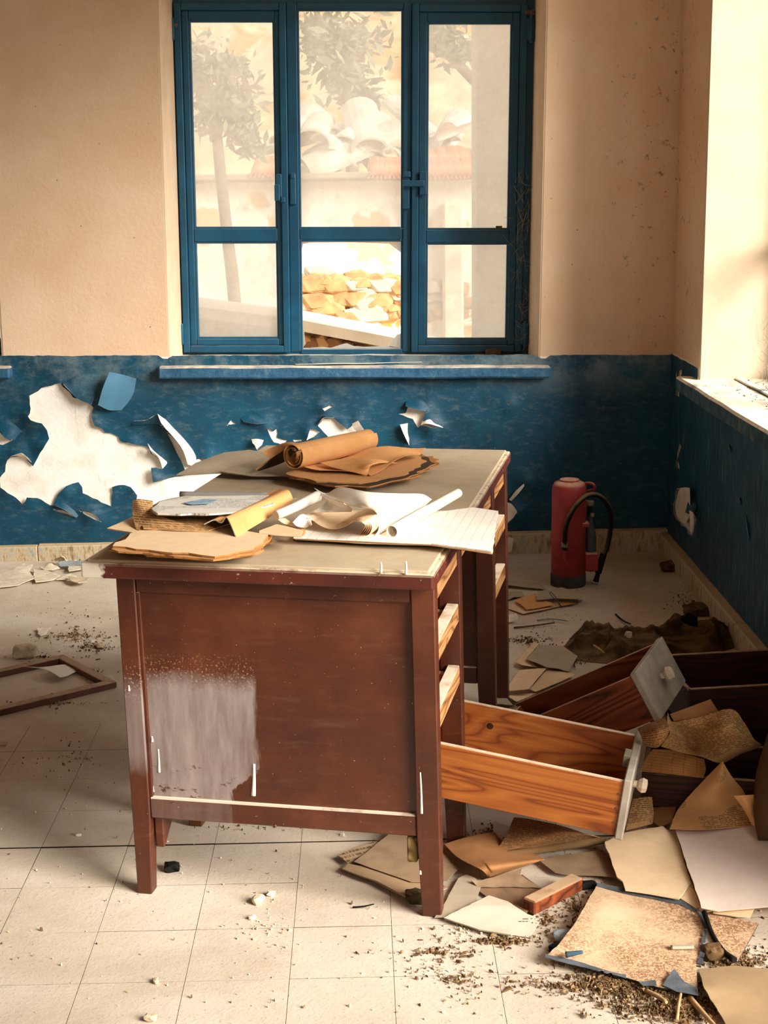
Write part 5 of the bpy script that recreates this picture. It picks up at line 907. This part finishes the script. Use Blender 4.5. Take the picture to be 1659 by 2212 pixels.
p_ = at_z(55, 1421, 0); solo(lump('stone', tuple(p_), (.075, .05, .045), M_stone, None, 3, .35, 3), 'pale block of rubble above the wooden frame', 'stone')
for i, (px, py, s_, lb) in enumerate(((170, 1806, .013, 'bright white chip left of the desk'), (557, 1950, .03, 'grey pebble on the floor in front of the desk'), (215, 1400, .03, 'brown rubble lump near the desk left side'), (585, 1935, .02, 'pale splinter of plaster near the grey pebble'), (545, 1985, .016, 'small plaster crumb below the grey pebble'), (337, 2123, .016, 'plaster chip near the bottom edge'), (325, 2205, .024, 'plaster piece cut by the bottom edge'), (200, 1388, .02, 'little stone beside the brown rubble lump'), (868, 1908, .010, 'dark pebble on the fanned leaves'), (8, 1610, .02, 'white scrap of plaster at the left edge'), (1066, 1308, .016, 'grey pebble behind the far desk leg'), (1190, 1380, .02, 'brown clod left of the cloth heap'))):
    p_ = at_z(px, py, 0); solo(lump('stone', (p_[0], p_[1], .012 if px == 868 else 0), (s_, s_*.7, s_*.55), [M_plasterbit, M_stone, M_stone, M_plasterbit][i % 4], None, 2, .5, i+20, i), lb, 'stone')
p_ = at_z(372, 1882, 0); solo(lump('charred_lump', tuple(p_), (.035, .022, .022), M_soot, None, 2, .8, 5), 'black charred lump beneath the desk', 'charcoal')
p_ = at_z(900, 1950, 0); solo(lump('dust_clod', tuple(p_), (.05, .03, .03), plain('dark_dust', '55452F', .95, .1, .3, 60, .5), None, 3, .5, 8), 'dark dust clod against the front right desk leg', 'dust')
# wood block, sticks, cloth heap
a_, b_ = at_z(1142, 1958, .018), at_z(1247, 1905, .018); d_ = (b_-a_)/np.linalg.norm(b_-a_); n_ = np.array([-d_[1], d_[0], 0])*.017
hexa('wood_block', [tuple(np.r_[q[:2], .002]) for q in (a_-n_, b_-n_, b_+n_, a_+n_)]+[tuple(np.r_[q[:2], .034]) for q in (a_-n_, b_-n_, b_+n_, a_+n_)], M_pine2, None, .003); solo(bpy.data.objects['wood_block'], 'short red brown wood block on the floor papers', 'wood')
def stick(px, w, label, m_=None, zz=.008):
    P_ = [at_z(x, y, zz+.004*i) for i, (x, y) in enumerate(px)]; solo(tube('stick', P_, [w, w*.9, w*.7], m_ or M_leaf2, None, 10, 6), label, 'stick')
M_splint = plain('pale_splinter', 'B89468', .9, .1, .2, 30)
stick([(1490, 2155), (1520, 2190), (1552, 2225)], .006, 'long pale splinter at the bottom right', M_splint); stick([(1462, 2205), (1466, 2170), (1476, 2120)], .0035, 'thin curved splinter below the marbled folder', M_splint); stick([(1395, 2140), (1420, 2152), (1440, 2165)], .005, 'short flat splinter below the marbled folder', M_splint); stick([(762, 1960), (785, 1958), (808, 1953)], .002, 'fine dark twig in front of the desk', M_soot, .003)
stick([(1330, 1327), (1345, 1340), (1362, 1348)], .003, 'small forked twig on the dark floor by the right wall', M_soot, .004); stick([(1283, 1394), (1295, 1402), (1305, 1410)], .0035, 'pale stick lying on the cloth heap', M_splint, .06); stick([(1160, 1340), (1190, 1337), (1225, 1341)], .003, 'pale rod lying on the floor behind the desk', M_bluebit, .004); stick([(1110, 1356), (1150, 1352), (1198, 1345)], .0035, 'dark broken strip on the floor behind the desk', M_leaf2, .004)
wr = tube('wire_loop', [at_z(*q) for q in [(1215, 1312, .006), (1200, 1297, .03), (1188, 1282, .045), (1190, 1279, .048), (1200, 1290, .04), (1212, 1309, .012)]], .0016, M_iron, None, 20, 6); solo(wr, 'rusty wire loop rising from the papers by the extinguisher', 'wire')
# plaster piece on marbled folder
p_ = at_z(1472, 2050, .018); solo(box('plaster_strip', (p_[0]-.022, p_[1]-.007, .019), (p_[0]+.025, p_[1]+.007, .026), P_gray, None, .003), 'grey plaster strip lying on the marbled folder', 'plaster')
p_ = at_z(1540, 2072, 0); solo(lump('dry_fig', tuple(p_), (.04, .035, .03), M_leaf2, None, 3, .3, 14), 'shrivelled brown ball beside the dark twig', 'dried fruit')
for i, (px, py, s_, lb) in enumerate(((1222, 2030, .05, 'crumpled grey scrap left of the marbled folder'), (1200, 2052, .03, 'dark folded scrap at the folder left corner'), (1270, 1918, .04, 'dark husk at the end of the wood block'))):
    p_ = at_z(px, py, 0); solo(lump('crumpled_scrap', tuple(p_), (s_, s_*.7, s_*.35), [M_bluebit, M_bind, M_soot][i], None, 2, .9, 40+i), lb, 'scrap')
hp_ = [(1212, 1405), (1240, 1370), (1262, 1352), (1290, 1352), (1330, 1378), (1380, 1372), (1420, 1362), (1470, 1352), (1500, 1362), (1560, 1366), (1590, 1358), (1605, 1395), (1560, 1408), (1480, 1420), (1400, 1425), (1320, 1435), (1260, 1430), (1230, 1418)]
P_ = np.array([at_z(x, y, .0) for x, y in hp_]); P_ = ccw(P_); V2, F2, _ = poly_grid(P_[:, :2], .009); A, B = edges_of([P_[:, :2]]); D, Q = nearest(V2, A, B)
rg = lambda x, y, z: (1-abs(mnoise.noise(Vector((x, y, z)))))**4
Zc = np.array([min(1, d/.06)*(.012+.05*rg(x*5, y*6, 1)+.022*rg(x*11+y*4, y*12, 5)+.004*mnoise.noise(Vector((x*40, y*40, 2)))) for (x, y), d in zip(V2, D)]); Zc = np.maximum(Zc, .002)
solo(thick_obj('cloth_heap', np.c_[V2, Zc], F2, .002, M_cloth), 'rotten dark brown cloth heap along the right wall', 'cloth')
p_ = at_z(1487, 1360, .03); solo(lump('black_shard', tuple(p_), (.06, .03, .06), M_soot, None, 1, .6, 4), 'black pointed shard sticking out of the cloth heap', 'shard')
p_ = at_z(1357, 1378, .05); solo(lump('white_bit', tuple(p_), (.025, .02, .022), M_plasterbit, None, 2, .4, 6), 'white bit lying on the brown cloth heap', 'plaster')
p_ = at_z(1455, 1232, 0); solo(lump('debris_clump', tuple(p_), (.10, .08, .035), M_leaf2, None, 3, .7, 16), 'dark clump of debris against the right baseboard', 'debris')
p_ = at_z(1520, 1325, 0); solo(lump('debris_clump', (p_[0]-.03, p_[1], 0), (.09, .1, .03), M_leaf2, None, 3, .7, 18), 'dark litter clump between baseboard and cloth heap', 'debris')

solo(sheet('paper_strip', [(600, 781, .826), (700, 774, .826), (860, 771, .826), (960, 774, .824), (930, 783, .823), (760, 786, .824), (640, 787, .825)], P_white, h=.01, t=.0012, wob=.003), 'torn white paper strip lying along the blue window sill')
# ---- litter nobody could count
def litter(name, label, cat, areas, mats, size, flat=.25, el=1.0):
    V, F, mi = [], [], []
    for (cx, cy, rx, ry, n) in areas:
        for i in range(n):
            r = math.sqrt(random.random()) if rx < 600 else 1; a = random.random()*6.283
            px, py = (cx+rx*r*math.cos(a)*abs(random.gauss(0, .5)+.4), cy+ry*r*math.sin(a)*abs(random.gauss(0, .5)+.4)) if rx < 600 else (cx+random.uniform(-rx, rx), cy+random.uniform(-ry, ry))
            p = at_z(px, py, 0); s_ = size*random.lognormvariate(0, .45); b = random.random()*6.28; c, sn = math.cos(b), math.sin(b); o = len(V); hgt_ = s_*flat*random.uniform(.5, 1.6); k = random.choice((3, 4, 5)); z0 = random.random()*.004*el
            if p[0] > XR-.05 or p[1] > YW-.045: continue
            ring = [(s_*el*math.cos(6.283*j/k)*random.uniform(.6, 1.1), s_*math.sin(6.283*j/k)*random.uniform(.5, 1.1)/el) for j in range(k)]
            V += [(p[0]+x*c-y*sn, p[1]+x*sn+y*c, z0*.3) for x, y in ring]+[(p[0]+x*c*.7-y*sn*.7, p[1]+x*sn*.7+y*c*.7, z0+hgt_+random.uniform(0, hgt_)) for x, y in ring]
            fs = [tuple(o+k+j for j in range(k))]+[(o+j, o+(j+1) % k, o+k+(j+1) % k, o+k+j) for j in range(k)]; F += fs; mi += [random.randrange(len(mats))]*len(fs)
    tag(mk(name, V, F, mats, None, mi), label, cat, kind='stuff')
random.seed(5)
litter('plaster_crumbs', 'pale plaster crumbs scattered over the floor tiles', 'crumbs', [(830, 1900, 900, 300, 260), (150, 1400, 180, 120, 60), (580, 2000, 120, 90, 50), (1000, 2010, 140, 40, 70), (960, 2100, 200, 90, 80), (1350, 2140, 220, 60, 70), (1200, 1330, 150, 80, 60)], [M_plasterbit, M_stone, M_stone], .0019, .4)
litter('dry_leaf_litter', 'brown dry leaf litter strewn around the marbled folder', 'leaf litter', [(1350, 2130, 240, 50, 2600), (1480, 2180, 200, 50, 2000), (1250, 2080, 90, 25, 180), (1090, 2035, 120, 16, 320), (1590, 2080, 80, 70, 900), (1180, 1985, 60, 60, 160), (1240, 1960, 50, 60, 120), (165, 1375, 130, 25, 240), (210, 1400, 70, 20, 140), (100, 1420, 110, 14, 60), (200, 1455, 40, 16, 90), (120, 1520, 160, 12, 90), (1140, 1385, 80, 25, 160), (1250, 1400, 60, 30, 160), (1240, 1430, 60, 20, 120), (1480, 1300, 60, 60, 100), (1060, 1800, 60, 40, 80), (940, 2060, 160, 40, 120), (1000, 2120, 160, 60, 90)], [M_leaf, M_leaf2, M_leaf2, M_leaf], .0021, .14, 1.8)
litter('dark_specks', 'tiny dark specks dusted over the whole floor', 'specks', [(830, 1900, 900, 300, 200), (150, 1640, 180, 90, 70), (1250, 1300, 900, 120, 90), (150, 1330, 160, 90, 50), (1300, 1900, 160, 100, 90), (560, 1790, 260, 12, 40)], [M_leaf2, M_leaf], .0017, .3, 1.5)
litter('baseboard_grit', 'grit and dust heaped along the foot of the back wall', 'grit', [(120, 1205, 160, 9, 360), (1350, 1180, 120, 8, 90), (900, 1190, 500, 6, 80)], [M_leaf, M_stone, M_leaf2], .006, .5, 1.2)
V, F = [], []
for i in range(160):                                    # dead leaves and grit on the right sill
    p = np.array([XR+random.uniform(.05, .3), random.uniform(4.4, 5.55), .804]); s_ = random.uniform(.003, .009); a = random.random()*6.28; u_ = np.array([math.cos(a), math.sin(a), .3])*s_; w_ = np.array([-math.sin(a), math.cos(a), .2])*s_*.4; o = len(V); V += [p-u_, p+w_, p+u_, p-w_+np.array([0, 0, .004])]; F += [(o, o+1, o+2), (o, o+2, o+3), (o, o+3, o+1), (o+1, o+3, o+2)]
tag(mk('sill_litter', V, F, M_leaf2), 'dead leaves and grit on the bright right window sill', 'leaf litter', kind='stuff')
# cobwebs and dust on the window
def webs(name, label, n, box_, Y, r=.0006):
    V, F = [], []
    for i in range(n):
        x, y = random.uniform(*box_[:2]), random.uniform(*box_[2:]); a = at_y(x, y, Y); b = at_y(x+random.gauss(0, 12), y+random.gauss(0, 22), Y-random.uniform(0, .08)); m_ = (a+b)/2+np.array([0, 0, -.004]); o = len(V); ps = [a, m_, b]
        for p in ps: V += [p+np.array([r, 0, 0]), p+np.array([-r*.5, 0, r]), p+np.array([-r*.5, 0, -r])]
        for s_ in (0, 3): F += [(o+s_+j, o+s_+(j+1) % 3, o+s_+3+(j+1) % 3, o+s_+3+j) for j in range(3)]
    tag(mk(name, V, F, M_web), label, 'cobweb', kind='stuff')
webs('cobweb', 'dusty cobwebs clinging to the right side of the window frame', 130, (1108, 1142, 380, 760), YF-.035); webs('cobweb', 'cobwebs hanging in the lower corner of the right hand window', 60, (1630, 1670, 700, 830), 5.5)
for i, (px, py, s_, lb) in enumerate(((1078, 492, .02, 'dust nest at the corner of the right window light'), (372, 55, .03, 'dust clot on the upper left window hinge'), (1145, 28, .03, 'dust clot on the upper right window hinge'), (1065, 763, .05, 'grey fluff on the window sill'), (415, 772, .03, 'brown fluff at the left end of the window sill'))):
    p_ = at_y(px, py, YF-.035); solo(lump('dust_clot', (p_[0], p_[1], p_[2]-s_*.3), (s_*1.4, s_*.6, s_*.7), plain('dust_fluff', '6E5E4C', .98, .05, .3, 90, .5), None, 3, .9, 60+i), lb, 'dust')
